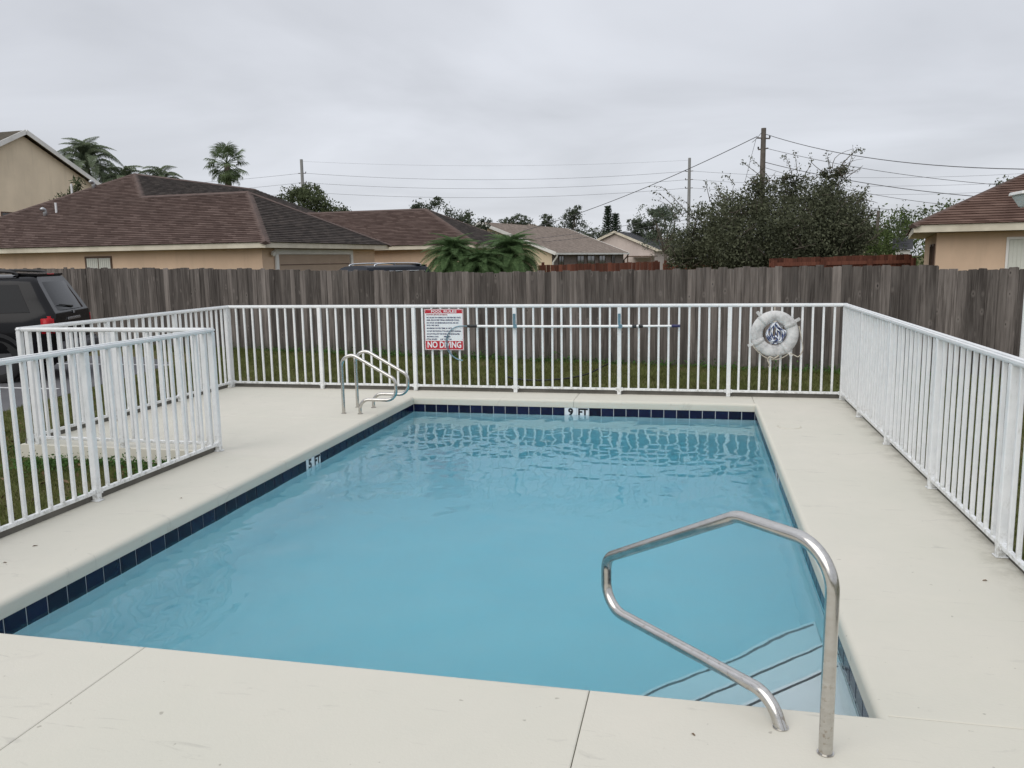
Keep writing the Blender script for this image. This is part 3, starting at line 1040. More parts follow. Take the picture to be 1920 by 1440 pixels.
MB().tube(smooth_curve([(0.29, -0.02, 0.1), (0.325, -0.02, -0.05), (0.345, -0.02, -0.20), (0.30, -0.02, -0.285), (0.25, -0.02, -0.27), (0.20, -0.02, -0.245)]), 0.0065, 7).build("grab_line", "rope", lr, smooth=True)
MB().tube(smooth_curve([(0.06, -0.03, -0.27), (0.0, -0.035, -0.31), (-0.05, -0.035, -0.29), (-0.075, -0.035, -0.33), (-0.05, -0.035, -0.40), (-0.065, -0.035, -0.425)]), 0.008, 7).build("knot", "rope", lr, smooth=True)

rb_ = thing("throw_line", "blue and white striped rope bundled inside the life ring", "rope", (0.99, fy - 0.10, 0.99))
rr_ = random.Random(3)
for k in range(7):
    w = rr_.uniform(0.02, 0.125)
    x0 = rr_.uniform(-0.012, 0.012)
    dpt = rr_.uniform(0.20, 0.29)
    yy = -0.035 + 0.006 * (k % 5) - 0.02 * rr_.random()
    sk = rr_.uniform(-0.03, 0.03)
    pts = [(x0, yy, 0.0), (x0 - w * 0.65 + sk, yy, -0.07), (x0 - w + sk, yy, -dpt * 0.6), (x0 - w * 0.6 + sk, yy - 0.004, -dpt * 0.93), (x0 + sk, yy - 0.006, -dpt * rr_.uniform(0.72, 1.0)),
           (x0 + w * 0.7 + sk, yy - 0.004, -dpt * 0.95), (x0 + w + sk, yy, -dpt * 0.55), (x0 + w * 0.6, yy, -0.08), (x0, yy, 0.0)]
    path = smooth_curve(pts, 6)
    o = MB().tube(path, 0.0105, 7).build("rope_loop", "striped", rb_, smooth=True)
    me = o.data
    uvl = me.uv_layers.new(name="UVMap")
    nring = 7
    for poly in me.polygons:
        for li in poly.loop_indices:
            vi = me.loops[li].vertex_index
            uvl.data[li].uv = (vi // nring * 0.075, (vi % nring) / nring * 0.9)
MB().tube([(-0.02, -0.04, 0.0), (0.02, -0.04, 0.005)], 0.012, 8).tube([(0, -0.03, 0.0), (0.0, 0.045, 0.04), (0, 0.06, 0.19)], 0.006, 7).build("tie", "rope", rb_, smooth=True)

# ------------------------------------------------------------------ small things on the deck
sk = thing("skimmer_lid", "round cream lid set flush in the deck right of the pool", "lid", (1.01, 9.17, 0.0))
MB().tube([(0, 0, 0.0), (0, 0, 0.004)], 0.115, 32).build("cover", "deck", sk)
MB().tube([(0.124 * math.cos(2 * PI * k / 40), 0.124 * math.sin(2 * PI * k / 40), 0.001) for k in range(40)], 0.003, 6, closed=True).build("rim", "deck", sk, smooth=True)
lf = random.Random(9)
leaf_spots = [(-3.95, 5.62), (-4.25, 4.45), (-4.20, 4.15), (0.02, 3.04), (1.62, 4.9)]
def dead_leaf_mesh():
    me = bpy.data.meshes.new("leaf")
    me.from_pydata([(-.025, 0, .003), (-.008, .011, .010), (.018, .009, .006), (.03, 0, .002), (.016, -.010, .009), (-.01, -.010, .012), (0, 0, .004)], [], [(0, 1, 6), (1, 2, 6), (2, 3, 6), (3, 4, 6), (4, 5, 6), (5, 0, 6)])
    return me
dlm = dead_leaf_mesh()
leaf_labels = ["tiny dry leaf on the left deck strip below the end of the nearest railing", "tiny dry leaf close to the foot of the nearest left railing", "tiny dry leaf on the left deck strip, nearest the left picture edge",
               "tiny dry leaf on the near deck just left of the entry handrail", "tiny dry leaf near the foot of the right railing"]
for (x, y), lab in zip(leaf_spots, leaf_labels):
    o = link("fallen_leaf", dlm, "deadleaf", None, (x, y, 0.0), (0, 0, lf.uniform(0, 6)))
    s_ = lf.uniform(0.4, 0.65)
    o.scale = (s_, s_, s_)
    tag(o, lab, "leaf", "dry leaves scattered on the deck")

# ------------------------------------------------------------------ wooden fence behind the lawn
FA = math.atan(-0.2045)
FXA, FYA = -19.0, 19.12
FLEN = 29.2
wf = thing("wooden_fence", "long weathered grey board fence behind the grass strip and white railings", "fence", (FXA, FYA, GZ), FA)
bv = []
br = random.Random(21)
def board_mesh(w, kind):
    h, t = 1.75, 0.019
    if kind == 0:
        prof_ = [(-w / 2, 0), (w / 2, 0), (w / 2, h), (-w / 2, h)]
    elif kind == 1:
        c = 0.022
        prof_ = [(-w / 2, 0), (w / 2, 0), (w / 2, h - c), (w / 2 - c * .7, h - .003), (-w / 2 + c * .7, h), (-w / 2, h - c)]
    else:
        prof_ = [(-w / 2, 0), (w / 2, 0), (w / 2, h - .012), (w / 2 - .03, h), (0, h - .004), (-w / 2 + .012, h - .006), (-w / 2, h - .03)]
    n = len(prof_)
    cup = 0.004
    vs = [(x, -t / 2 - cup * (1 - (2 * x / w) ** 2), z) for x, z in prof_] + [(x, t / 2, z) for x, z in prof_]
    fs = [tuple(range(n)), tuple(range(2 * n - 1, n - 1, -1))] + [(i + n, (i + 1) % n + n, (i + 1) % n, i) for i in range(n)]
    return MB().add(vs, fs).mesh("board", bevel=0.002)
for k in range(12):
    w = 0.118 + 0.055 * br.random()
    bv.append((w, board_mesh(w, k % 3)))
def top_z(wx):
    t = [(-25, 1.80), (-15, 1.78), (-10.1, 1.715), (-4.2, 1.58), (-1.5, 1.60), (1.2, 1.635), (3.70, 1.635), (3.72, 1.567), (12, 1.56)]
    for (a, za), (b, zb) in zip(t, t[1:]):
        if wx <= b:
            return za + (zb - za) * (wx - a) / (b - a)
    return 1.56
s = 0.0
k = 0
while s < FLEN:
    w, me = bv[br.randrange(12)]
    wx = FXA + math.cos(FA) * s
    lap = 0.004
    hgt = top_z(wx) - GZ + br.uniform(-0.022, 0.015) + (0.014 if br.random() < .07 else 0)
    o = link("board", me, "wood", wf, (s + w / 2, (0.0045 if k % 2 else -0.0045) + br.uniform(-0.003, 0.003), -0.02), (br.uniform(-0.005, 0.005), br.uniform(-0.0012, 0.0012), br.uniform(-0.03, 0.03)))
    o.scale = (1, 1, (hgt + 0.02) / 1.75)
    s += w - lap
    k += 1
for z in (0.25, 0.9, 1.5):
    MB().box((FLEN / 2, 0.042, z), (FLEN, 0.036, 0.085)).build("rail", "wood", wf)
for k in range(12):
    MB().box((0.2 + k * 2.6, 0.108, 0.72), (0.09, 0.09, 1.55)).build("post", "wood", wf)

# ------------------------------------------------------------------ red stained fences beyond
def red_fence(label, a, b, za, zb, pitch, rails, posts):
    a, b = Vector(a), Vector(b)
    d = b - a
    L = d.length
    t = thing("red_fence", label, "fence", (a.x, a.y, GZ), math.atan2(d.y, d.x))
    w = pitch - 0.008
    me = MB().box((0, 0, 0.5), (w, 0.018, 1.0)).mesh("board", bevel=0.002)
    n = int(L / pitch)
    for k in range(n):
        f = (k + .5) / n
        o = link("board", me, "redwood", t, (L * f, br.uniform(-.006, .006), 0), (0, 0, br.uniform(-.03, .03)))
        o.scale = (1, 1, za + (zb - za) * f - GZ + br.uniform(-.02, .012))
    for z in rails:
        MB().box((L / 2, -0.032, z), (L, 0.036, 0.09)).build("rail", "redwood", t)
    for k in range(posts):
        MB().box((L * (k + 0.04) / max(1, posts - 0.92), -0.10, 0.92), (0.095, 0.095, 1.84)).build("post", "redwood", t)
red_fence("orange red board fence in front of the tan roofed house", (-5.62, 29.9), (-1.30, 31.3), 1.60, 1.66, 0.15, (), 2)
red_fence("red stained fence half hidden under the left side of the dark bushy tree", (-1.2, 31.2), (1.8, 30.9), 1.60, 1.70, 0.15, (1.35,), 2)
red_fence("red stained fence with a top rail reaching the peach house on the right", (1.75, 21.4), (5.72, 24.5), 1.745, 1.80, 0.15, (1.74,), 4)

# ------------------------------------------------------------------ houses
def roof_mesh(verts, faces, name, mat, parent):
    o = MB().add(verts, faces).build(name, mat, parent)
    return o
def cap(parent, a, b, mat="ridge", w=0.17):
    a, b = Vector(a), Vector(b)
    d = (b - a).normalized()
    L = (b - a).length
    side = d.cross(Vector((0, 0, 1))).normalized()
    upv = side.cross(d)
    mb = MB()
    vs = []
    for p in (a, b):
        vs += [p - side * w + upv * -0.055, p + upv * 0.035, p + side * w + upv * -0.055, p - upv * 0.09]
    mb.add(vs, [(0, 1, 5, 4), (1, 2, 6, 5), (2, 3, 7, 6), (3, 0, 4, 7), (3, 2, 1, 0), (4, 5, 6, 7)])
    return mb.build("ridge_cap", mat, parent)
def window(parent, c, w, h, face, frame="trim", pane="glass", mull=1, mullh=0, blinds=False):
    """c = centre on the wall, face = rz of outward -y"""
    o = link("window", MB().box((0, -0.01, h / 2 + 0.03), (w + 0.12, 0.04, 0.06)).box((0, -0.01, -h / 2 - 0.03), (w + 0.12, 0.04, 0.06)).box((-w / 2 - 0.03, -0.01, 0), (0.06, 0.04, h)).box((w / 2 + 0.03, -0.01, 0), (0.06, 0.04, h)).mesh("window", bevel=0.004), frame, parent, c, (0, 0, face))
    MB().box((0, 0.005, 0), (w, 0.012, h)).build("pane", pane, o)
    for k in range(mull):
        MB().box((-w / 2 + w * (k + 1) / (mull + 1), -0.012, 0), (0.035, 0.022, h)).build("mullion", frame, o)
    for k in range(mullh):
        MB().box((0, -0.012, -h / 2 + h * (k + 1) / (mullh + 1)), (w, 0.022, 0.035)).build("mullion", frame, o)
    if blinds:
        n = int(w / 0.085)
        vb = MB()
        for k in range(n):
            vb.box((-w / 2 + w * (k + .5) / n, -0.006, 0), (0.07, 0.006, h - 0.02), rz=0.25)
        vb.build("blind", "blind", o)
    return o

def courses(roof, verts, faces, mats, step=0.0675, only=None):
    """stepped shingle courses over planar roof faces: each band is tipped up at its butt edge"""
    for mi, mat in enumerate(mats):
        mb = MB()
        for fi, f in enumerate(faces):
            if (only is not None and fi not in only) or roof.data.polygons[fi].material_index != mi:
                continue
            P = [Vector(verts[i]) for i in f]
            nrm = Vector((0, 0, 0))
            for a, b in zip(P, P[1:] + P[:1]):
                nrm += a.cross(b)
            nrm.normalize()
            if nrm.z < 0:
                nrm = -nrm
            if nrm.z > .999 or nrm.z < .3:
                continue
            z0, z1 = min(p.z for p in P), max(p.z for p in P)
            def clip(poly, z, keep_above):
                out = []
                for a, b in zip(poly, poly[1:] + poly[:1]):
                    ia, ib = (a.z >= z) == keep_above, (b.z >= z) == keep_above
                    if ia:
                        out.append(a)
                    if ia != ib:
                        out.append(a.lerp(b, (z - a.z) / (b.z - a.z)))
                return out
            k = int(math.floor(z0 / step))
            while k * step < z1 - 0.01:
                za, zb_ = k * step, (k + 1) * step
                q = clip(clip(P, za, True), zb_, False) if za > z0 else clip(P, zb_, False)
                k += 1
                if len(q) < 3:
                    continue
                lo = max(za, z0)
                jit = random.uniform(-.002, .003)
                top_ = [p + nrm * (0.005 + (0.022 + jit) * (1 - (p.z - za) / step)) for p in q]
                m_ = len(mb.v)
                mb.v += [tuple(p) for p in top_]
                mb.f.append(tuple(range(m_, m_ + len(q))))
                for i in range(len(q)):
                    j = (i + 1) % len(q)
                    if abs(q[i].z - lo) < 1e-4 and abs(q[j].z - lo) < 1e-4:
                        m2 = len(mb.v)
                        mb.v += [tuple(top_[i]), tuple(top_[j]), tuple(q[j] - nrm * .002), tuple(q[i] - nrm * .002)]
                        mb.f.append((m2, m2 + 1, m2 + 2, m2 + 3))
        if mb.v:
            stuff(mb.build("shingle_course", mat, roof))

# house A: peach walls, brown hip roofs, garage wing
ZE, SL = 2.50, 0.52
hA = thing("peach_house", "low peach house with brown hip roofs and a garage wing behind the fence", "house", (-13.55, 24.64, 0), R(-5.1))
wallA = [(-15.65, .45), (-.45, .45), (-.45, 8.55), (-4.65, 8.55), (-4.65, 11.05), (2.95, 11.05), (2.95, 16.95), (-4.65, 16.95), (-4.65, 20.0), (-15.65, 20.0)]
MB().prism(wallA, GZ - 0.1, ZE - 0.185).build("wall", "peach", hA)
eaveA = [(-16.1, 0), (0, 0), (0, 9), (-4.2, 9), (-4.2, 10.6), (3.4, 10.6), (3.4, 17.4), (-4.2, 17.4), (-4.2, 20.5), (-16.1, 20.5)]
MB().prism(eaveA, ZE - 0.18, ZE - 0.004).build("fascia", "fascia", hA)
def rz_(h):
    return ZE + SL * h
V3 = lambda x, y, h: (x, y, rz_(h))
ML, CF, W_, Q_, P_ = V3(-16.15, -.05, 0), V3(.05, -.05, 0), V3(-3.1, 3.7, 3.75), V3(-7.9, 3.7, 3.75), V3(-10.15, 5.95, 6.0)
Er, Vl = V3(.05, 9.05, 0), V3(-4.2, 9.05, 0)
Rr, R1, R2 = V3(-10.15, 14.5, 5.97), V3(-16.15, 20.55, 0), V3(-4.15, 20.55, 0)
B1, B2, B3, B4 = V3(-4.2, 10.55, 0), V3(-7.6, 14, 3.4), V3(-4.2, 17.45, 0), V3(-.4, 14, 3.4)
B5, B6 = V3(3.45, 10.55, 0), V3(3.45, 17.45, 0)
vsA = [ML, CF, W_, Q_, P_, Er, Vl, Rr, R1, R2, B1, B2, B3, B4, B5, B6]
fsA = [(0, 1, 2, 3, 4), (1, 5, 2), (5, 6, 3, 2), (4, 3, 6, 10, 11), (4, 11, 12, 9, 7), (7, 8, 0, 4), (9, 8, 7), (10, 14, 13, 11), (14, 15, 13), (15, 12, 11, 13)]
roofA = roof_mesh(vsA, fsA, "roof", "roof_brown", hA)
roofA.data.materials.append(M["roof_algae"])          # algae-stained slopes of the garage wing and behind it
for k in (1, 3, 4, 8):
    roofA.data.polygons[k].material_index = 1
courses(roofA, vsA, fsA, ["roof_brown", "roof_algae"], only=(0, 1, 3, 4, 7, 8))
for a, b in ((CF, W_), (W_, Er), (Q_, W_), (ML, P_), (P_, Q_), (P_, Rr), (B5, B4), (B4, B6), (B2, B4)):
    cap(roofA, a, b)
gd = MB().box((-.42, 3.83, 1.0), (0.03, 4.95, 2.22)).build("garage_door", "door", hA)
gmb_ = MB()
for k in range(4):
    gmb_.box((-.395, 3.83, 0.17 + 0.53 * k), (0.02, 4.8, 0.025))
gmb_.build("door_groove", "darkwood", gd)
tr = MB()
tr.box((-.40, 3.83, 2.20), (0.07, 5.4, 0.18)).box((-.40, 1.22, 0.98), (0.07, 0.18, 2.26)).box((-.40, 6.44, 0.98), (0.07, 0.18, 2.26))
tr.build("door_trim", "trim", hA, bevel=0.01)
window(hA, (-7.15, .44, 1.42), 1.05, 1.35, 0, frame="darkwood", pane="glass", mull=1, blinds=True)
MB().tube([(-.38, .95, 2.16), (-.30, .95, 2.13)], 0.09, 12).build("wall_lamp", "trim", hA, smooth=True, angle=R(40))
def vent(x, y, big):
    z = rz_(y)
    if big:
        MB().tube([(x, y, z - 0.05), (x, y, z + 0.16), (x, y - 0.02, z + 0.24), (x, y - 0.1, z + 0.28), (x, y - 0.16, z + 0.24)], 0.075, 12).build("roof_vent", "galv", hA, smooth=True)
    else:
        MB().tube([(x, y, z - 0.05), (x, y, z + 0.42)], 0.04, 10).build("vent_pipe", "pvc", hA, smooth=True, angle=R(40))
vent(-11.4, 2.4, True)
vent(-11.05, 2.6, False)
vent(-11.2, 4.75, True)
vent(-11.9, 4.3, False)

def gable_house(label, loc, rz, hw, L, ze, zr, wall, roof, side_wall=None, rake="trim", oh=0.3, big=False):
    t = thing("gable_house", label, "house", (loc[0], loc[1], 0), rz)
    zo = ze - (zr - ze) / hw * 0.0
    wi = hw - 0.45
    zw = ze - 0.10
    zg = zr - 0.10 - 0.14
    zs = zr - (zr - ze) * wi / hw - 0.16
    f = MB()
    f.add([(-wi, oh, GZ), (wi, oh, GZ), (wi, oh, zs), (0, oh, zg), (-wi, oh, zs), (-wi, L - oh, GZ), (wi, L - oh, GZ), (wi, L - oh, zs), (0, L - oh, zg), (-wi, L - oh, zs)],
          [(0, 1, 2, 3, 4), (9, 8, 7, 6, 5), (5, 6, 1, 0), (0, 4, 9, 5)] + ([(1, 6, 7, 2)] if side_wall is None else []))
    f.build("wall", wall, t)
    if side_wall:
        MB().add([(wi, oh, GZ), (wi, L - oh, GZ), (wi, L - oh, zs), (wi, oh, zs)], [(0, 1, 2, 3)]).build("side_wall", side_wall, t)
    th = 0.12
    r = MB()
    for sgn in (-1, 1):
        vs = [(0, 0, zr), (sgn * hw, 0, ze), (sgn * hw, L, ze), (0, L, zr), (0, 0, zr - th), (sgn * hw, 0, ze - th), (sgn * hw, L, ze - th), (0, L, zr - th)]
        fs = [(0, 1, 2, 3), (7, 6, 5, 4), (0, 4, 5, 1), (2, 6, 7, 3), (1, 5, 6, 2)]
        r.add(vs, fs if sgn < 0 else [q[::-1] for q in fs])
    ro = r.build("roof", roof, t)
    if big:
        courses(ro, r.v, r.f, [roof], step=0.0675)
    sl = math.hypot(hw, zr - ze)
    an = math.atan2(zr - ze, hw)
    for sgn in (-1, 1):
        for y in (-0.03, L + 0.03):
            MB().box((sgn * hw / 2, y, (zr + ze) / 2 - th / 2 - 0.02), (sl, 0.05, 0.24), ry=sgn * an).build("rake_board", rake, t)
        MB().box((sgn * (hw + 0.04), L / 2, ze - 0.08), (0.10, L, 0.14)).build("gutter", rake, t)
    return t

hC = gable_house("beige house with a pale tan gable roof and white trim behind the palm bushes", (-16.65, 64.09), R(-12.3), 6.4, 19, 2.26, 4.76, "beige", "roof_tan", "brick", "trim", big=True)
for yy, w_ in ((2.2, 1.0), (6.6, 1.6), (9.2, 1.8), (12.2, 1.6), (15.4, 0.9)):
    window(hC, (5.99, yy, 1.25), w_, 1.45, R(90), frame="darkwood", pane="glass", mull=1)
MB().tube([(6.42, 0.15, 2.15), (6.40, 0.22, 1.95), (6.02, 0.36, 1.55), (6.02, 0.36, GZ)], 0.07, 8).build("downspout", "trim", hC, smooth=True)
MB().tube([(6.42, 18.8, 2.15), (6.30, 18.8, 1.9), (6.05, 18.6, 1.6), (6.02, 18.6, GZ)], 0.07, 8).build("downspout", "darkwood", hC, smooth=True)
hD = gable_house("small pale pink house with a charcoal gable roof left of the dark bushy tree", (-8.26, 86.64), R(-12.3), 4.6, 15, 2.55, 4.5, "pinkish", "roof_dark", None, "fascia")
MB().box((3.2, -0.9, 1.9), (2.6, 2.2, 0.1)).box((2.0, -1.9, 0.88), (0.1, 0.1, 1.95)).box((4.4, -1.9, 0.88), (0.1, 0.1, 1.95)).build("porch_roof", "darkwood", hD)
hF = gable_house("tall beige two storey house with a white edged gable at the far left", (-35.76, 39.79), R(84.9), 7.2, 16, 5.6, 9.18, "cream", "roof_olive", None, "trim")
window(hF, (-1.1, 0.29, 4.1), 1.3, 1.2, 0, frame="darkwood", pane="glass", mull=1)

# house E: peach house on the right
ZEe, SE_ = 2.53, 0.5
hE = thing("peach_house", "peach house with a russet hip roof at the right behind the wooden fence", "house", (5.39, 23.07, 0), R(-12.3))
EW, ED = 15.0, 11.0
MB().prism([(.55, .5), (EW - .5, .5), (EW - .5, ED - .5), (.55, ED - .5)], GZ, ZEe - 0.20).build("wall", "peach", hE)
MB().prism([(0, 0), (EW, 0), (EW, ED), (0, ED)], ZEe - 0.19, ZEe - 0.006).build("fascia", "fascia", hE)
hh = ED / 2
vsE = [(-.04, -.04, ZEe), (EW + .04, -.04, ZEe), (EW + .04, ED + .04, ZEe), (-.04, ED + .04, ZEe), (hh, hh, ZEe + SE_ * hh), (EW - hh, hh, ZEe + SE_ * hh)]
roofE = roof_mesh(vsE, [(0, 1, 5, 4), (1, 2, 5), (2, 3, 4, 5), (3, 0, 4)], "roof", "roof_rust", hE)
courses(roofE, vsE, [(0, 1, 5, 4), (1, 2, 5), (2, 3, 4, 5), (3, 0, 4)], ["roof_rust"], only=(0, 3))
for a, b in ((0, 4), (3, 4), (4, 5)):
    cap(roofE, vsE[a], vsE[b], "ridge", 0.14)
window(hE, (3.02, .49, 1.40), 1.7, 1.45, 0, frame="trim", pane="blind", mull=0, blinds=True)
window(hE, (.54, 1.6, 1.35), 0.7, 1.3, R(-90), frame="darkwood", pane="glass", mull=0)
window(hE, (.54, 3.6, 1.35), 0.7, 1.3, R(-90), frame="darkwood", pane="glass", mull=0)
shd = thing("garden_shed", "small white shed with a grey roof peeking out beside the russet roofed house", "shed", (10.98, 49.2, 0), R(-12))
MB().box((0, 0, 0.95), (0.74, 1.6, 2.1)).build("wall", "trim", shd)
MB().add([(-.5, -1.0, 2.02), (.5, -1.0, 2.02), (.5, 1.0, 2.02), (-.5, 1.0, 2.02), (-.5, 0, 2.65), (.5, 0, 2.65)], [(0, 1, 5, 4), (1, 2, 5), (2, 3, 4, 5), (3, 0, 4), (3, 2, 1, 0)]).build("roof", "roof_dark", shd)
fh = gable_house("distant low house with a pale roof seen under the right edge of the bushy tree", (13.8, 76.0), R(-12), 3.0, 8, 2.3, 3.3, "beige", "roof_tan")
hG = gable_house("tiny far white gable peeking over the pale tan roof", (-26.6, 118.0), R(-12), 4.0, 10, 5.0, 7.1, "trim", "roof_tan")

# ------------------------------------------------------------------ cars
def make_suv(name, label, loc, rz, paint, glass, rail_mat, has_plate=True):
    t = thing(name, label, "car", loc, rz)
    half_lo = [(0, .30), (.80, .30), (.92, .40), (.975, .60), (.99, .82), (.975, 1.02), (.94, 1.15)]
    half_up = [(.925, 1.18), (.86, 1.42), (.775, 1.68), (.70, 1.77), (.58, 1.815), (.30, 1.84), (0, 1.845)]
    BELT = 1.15
    def station(x, shear, wsc, pts):
        right = [(x + shear * max(0, z - BELT), -y * wsc, z) for y, z in pts]
        left = [(x + shear * max(0, z - BELT), y * wsc, z) for y, z in pts[::-1]]
        if pts[-1][0] == 0:
            left = left[1:]
        if pts[0][0] == 0:
            left = left[:-1]
        return right + left
    full = half_lo + half_up
    st = [station(0.0, .52, .90, full), station(0.035, .52, .965, full), station(0.12, .50, 1.0, full), station(0.5, .36, 1.0, full), station(1.5, 0.1, 1.0, full), station(2.6, -0.45, 1.0, full), station(3.35, -1.05, .985, full)]
    mb = MB()
    n = len(st[0])
    for rg in st:
        mb.v += rg
    for i in range(len(st) - 1):
        for k in range(n):
            k2 = (k + 1) % n
            mb.f.append((i * n + k2, i * n + k, (i + 1) * n + k, (i + 1) * n + k2))
    # rear and front caps as strips between mirrored points
    for base, flip in ((0, False), ((len(st) - 1) * n, True)):
        for k in range(1, n // 2):
            a, b_, c_, d_ = base + k, base + k + 1 if k + 1 <= n // 2 else base + n // 2, base + (n - k - 1) % n, base + (n - k) % n
            if k + 1 == n // 2 and b_ == c_:
                q = (a, b_, d_)
            else:
                q = (a, b_, c_, d_)
            q = tuple(dict.fromkeys(q))
            mb.f.append(q if flip else q[::-1])
    mb.build("body", paint, t, smooth=True, angle=R(38))
    # bonnet
    bon = MB()
    hs = [(3.3, 1.0, 1.13), (4.0, .985, 1.10), (4.6, .95, 1.04), (4.88, .86, .92)]
    lo = [(0, .30), (.80, .30), (.93, .42), (.98, .62), (.985, .82)]
    nn = None
    for x, w, zt in hs:
        pts = [(y * w, z) for y, z in lo] + [(.95 * w, zt - .07), (.80 * w, zt), (.4 * w, zt + .03), (0, zt + .04)]
        rg = [(x, -y, z) for y, z in pts] + [(x, y, z) for y, z in pts[::-1][1:-1]]
        nn = len(rg)
        bon.v += rg
    for i in range(len(hs) - 1):
        for k in range(nn):
            k2 = (k + 1) % nn
            bon.f.append((i * nn + k2, i * nn + k, (i + 1) * nn + k, (i + 1) * nn + k2))
    bon.f.append(tuple((len(hs) - 1) * nn + k for k in range(nn)))
    bon.build("bonnet", paint, t, smooth=True, angle=R(38))
    # glass, standing 8 mm proud of the shell
    def rear_x(z):
        return .52 * (z - BELT)
    rg = MB()
    rows = [(1.205, .80), (1.40, .765), (1.58, .705), (1.70, .655)]
    vs, fs = [], []
    for z, y in rows:
        for q in (-1, -.94, -.5, 0, .5, .94, 1):
            vs.append((rear_x(z) - 0.016 + 0.03 * abs(q) ** 5, q * y, z))
    for i in range(len(rows) - 1):
        for k in range(6):
            fs.append((i * 7 + k + 1, i * 7 + k, (i + 1) * 7 + k, (i + 1) * 7 + k + 1))
    rg.add(vs, fs).build("rear_window", glass, t, smooth=True)
    def side_y(z):
        if z < 1.42:
            return .925 + (.86 - .925) * (z - 1.18) / .24
        return .86 + (.775 - .86) * (z - 1.42) / .26
    for sgn in (-1, 1):
        for (xa, xb, sa, sb) in ((.36, 1.28, .42, .05), (1.38, 2.30, .05, -.05), (2.38, 3.05, -.05, -.95)):
            vs = []
            for z in (1.195, 1.42, 1.665):
                for x, s_ in ((xa, sa), (xb, sb)):
                    vs.append((x + s_ * (z - BELT), sgn * (side_y(z) + 0.008), z))
            fs = [(0, 1, 3, 2), (2, 3, 5, 4)]
            if sgn > 0:
                fs = [q[::-1] for q in fs]
            MB().add(vs, fs).build("side_window", glass, t)
            if rail_mat == "chrome":
                MB().tube([Vector(vs[i]) + Vector((0, sgn * .006, 0)) for i in (0, 2, 4, 5, 3, 1)], 0.014, 6, closed=True).build("window_trim", "chrome", t, smooth=True)
        # lamps
        MB().box((0.125, sgn * .94, 0.955), (0.24, 0.10, 0.34)).build("tail_lamp", "carred", t, bevel=0.045, seg=3, smooth=True)
        MB().box((4.72, sgn * .70, 0.84), (0.28, 0.36, 0.18)).build("headlight", "trim", t, bevel=0.03, seg=2)
        # roof rail
        p = [(.62, sgn * .66, 1.80), (.72, sgn * .66, 1.88), (1.5, sgn * .665, 1.905), (2.3, sgn * .66, 1.885), (2.42, sgn * .655, 1.81)]
        MB().tube(smooth_curve(p, 5), 0.022, 8).build("roof_rail", rail_mat, t, smooth=True)
        MB().box((2.95, sgn * 1.06, 1.18), (0.12, 0.22, 0.15)).build("wing_mirror", paint, t, bevel=0.03, seg=2)
        for wx in (0.95, 3.95):
            tyre = MB()
            prof_ = [(.25, -.11), (.34, -.125), (.385, -.10), (.395, 0), (.385, .10), (.34, .125), (.25, .11)]
            vs, fs = [], []
            nseg = 28
            for i in range(nseg):
                a = 2 * PI * i / nseg
                for r_, y_ in prof_:
                    vs.append((wx + r_ * math.cos(a), sgn * .86 + y_, .395 + r_ * math.sin(a)))
            m_ = len(prof_)
            for i in range(nseg):
                for k in range(m_ - 1):
                    fs.append((i * m_ + k, i * m_ + k + 1, ((i + 1) % nseg) * m_ + k + 1, ((i + 1) % nseg) * m_ + k))
            wh = tyre.add(vs, fs).build("wheel", "rubber", t, smooth=True, angle=R(50))
            MB().tube([(wx, sgn * .80, .395), (wx, sgn * .95, .395)], 0.255, 24).build("rim", "galv" if rail_mat == "chrome" else "greypl", wh, smooth=True, angle=R(40))
            arch = MB()
            vs = [(wx + r_ * math.cos(a), sgn * y_, .395 + r_ * math.sin(a)) for a in [PI * q / 16 for q in range(17)] for r_, y_ in ((.41, .90), (.41, 1.003), (.475, 1.003))]
            fs = [(3 * k, 3 * k + 1, 3 * k + 4, 3 * k + 3) for k in range(16)] + [(3 * k + 1, 3 * k + 2, 3 * k + 5, 3 * k + 4) for k in range(16)]
            arch.add(vs, fs).build("wheel_arch", "blackpl", t)
    MB().box((.52, 0, 1.835), (.42, 1.22, .035), ry=-0.06).build("spoiler", paint, t, bevel=0.012, seg=2)
    MB().box((.318, 0, 1.832), (.02, .30, .024)).build("brake_lamp", "carred", t, bevel=0.004)
    MB().box((-.06, 0, .52), (.20, 1.80, .30)).build("bumper", paint if rail_mat == "chrome" else "greypl", t, bevel=0.06, seg=3, smooth=True)
    MB().box((-.012, .0, 1.045), (.03, .62, .05)).build("tailgate_handle", "chrome", t, bevel=0.012, seg=2)
    wz = 1.25
    wip = MB()
    wip.tube([(rear_x(wz) - .03, -.05, wz), (rear_x(wz + .03) - .045, .22, wz + .03), (rear_x(wz + .06) - .04, .52, wz + .055)], [.022, .012, .008], 8)
    wip.build("rear_wiper", "blackpl", t, smooth=True)
    MB().tube([(-.004, .0, 1.155), (-.018, .0, 1.158)], 0.032, 14).build("badge", "chrome", t, smooth=True, angle=R(40))
    # windscreen
    z0, z1 = 1.17, 1.70
    xf = lambda z: 3.35 - 1.05 * (z - BELT) + 0.02
    MB().add([(xf(z0), -.84, z0), (xf(z0), .84, z0), (xf(z1), .70, z1), (xf(z1), -.70, z1)], [(0, 1, 2, 3)]).build("windscreen", glass, t)
    return t
make_suv("parked_car", "black sport utility car with a red tail lamp parked on the asphalt at left", (-11.05, 12.99, GZ + .006), R(-158), "carblack", "carglass", "blackpl")
make_suv("parked_car", "dark navy sport utility car with silver roof rails beyond the wooden fence", (-8.75, 26.1, GZ), R(-122), "navycar", "carglass", "chrome")

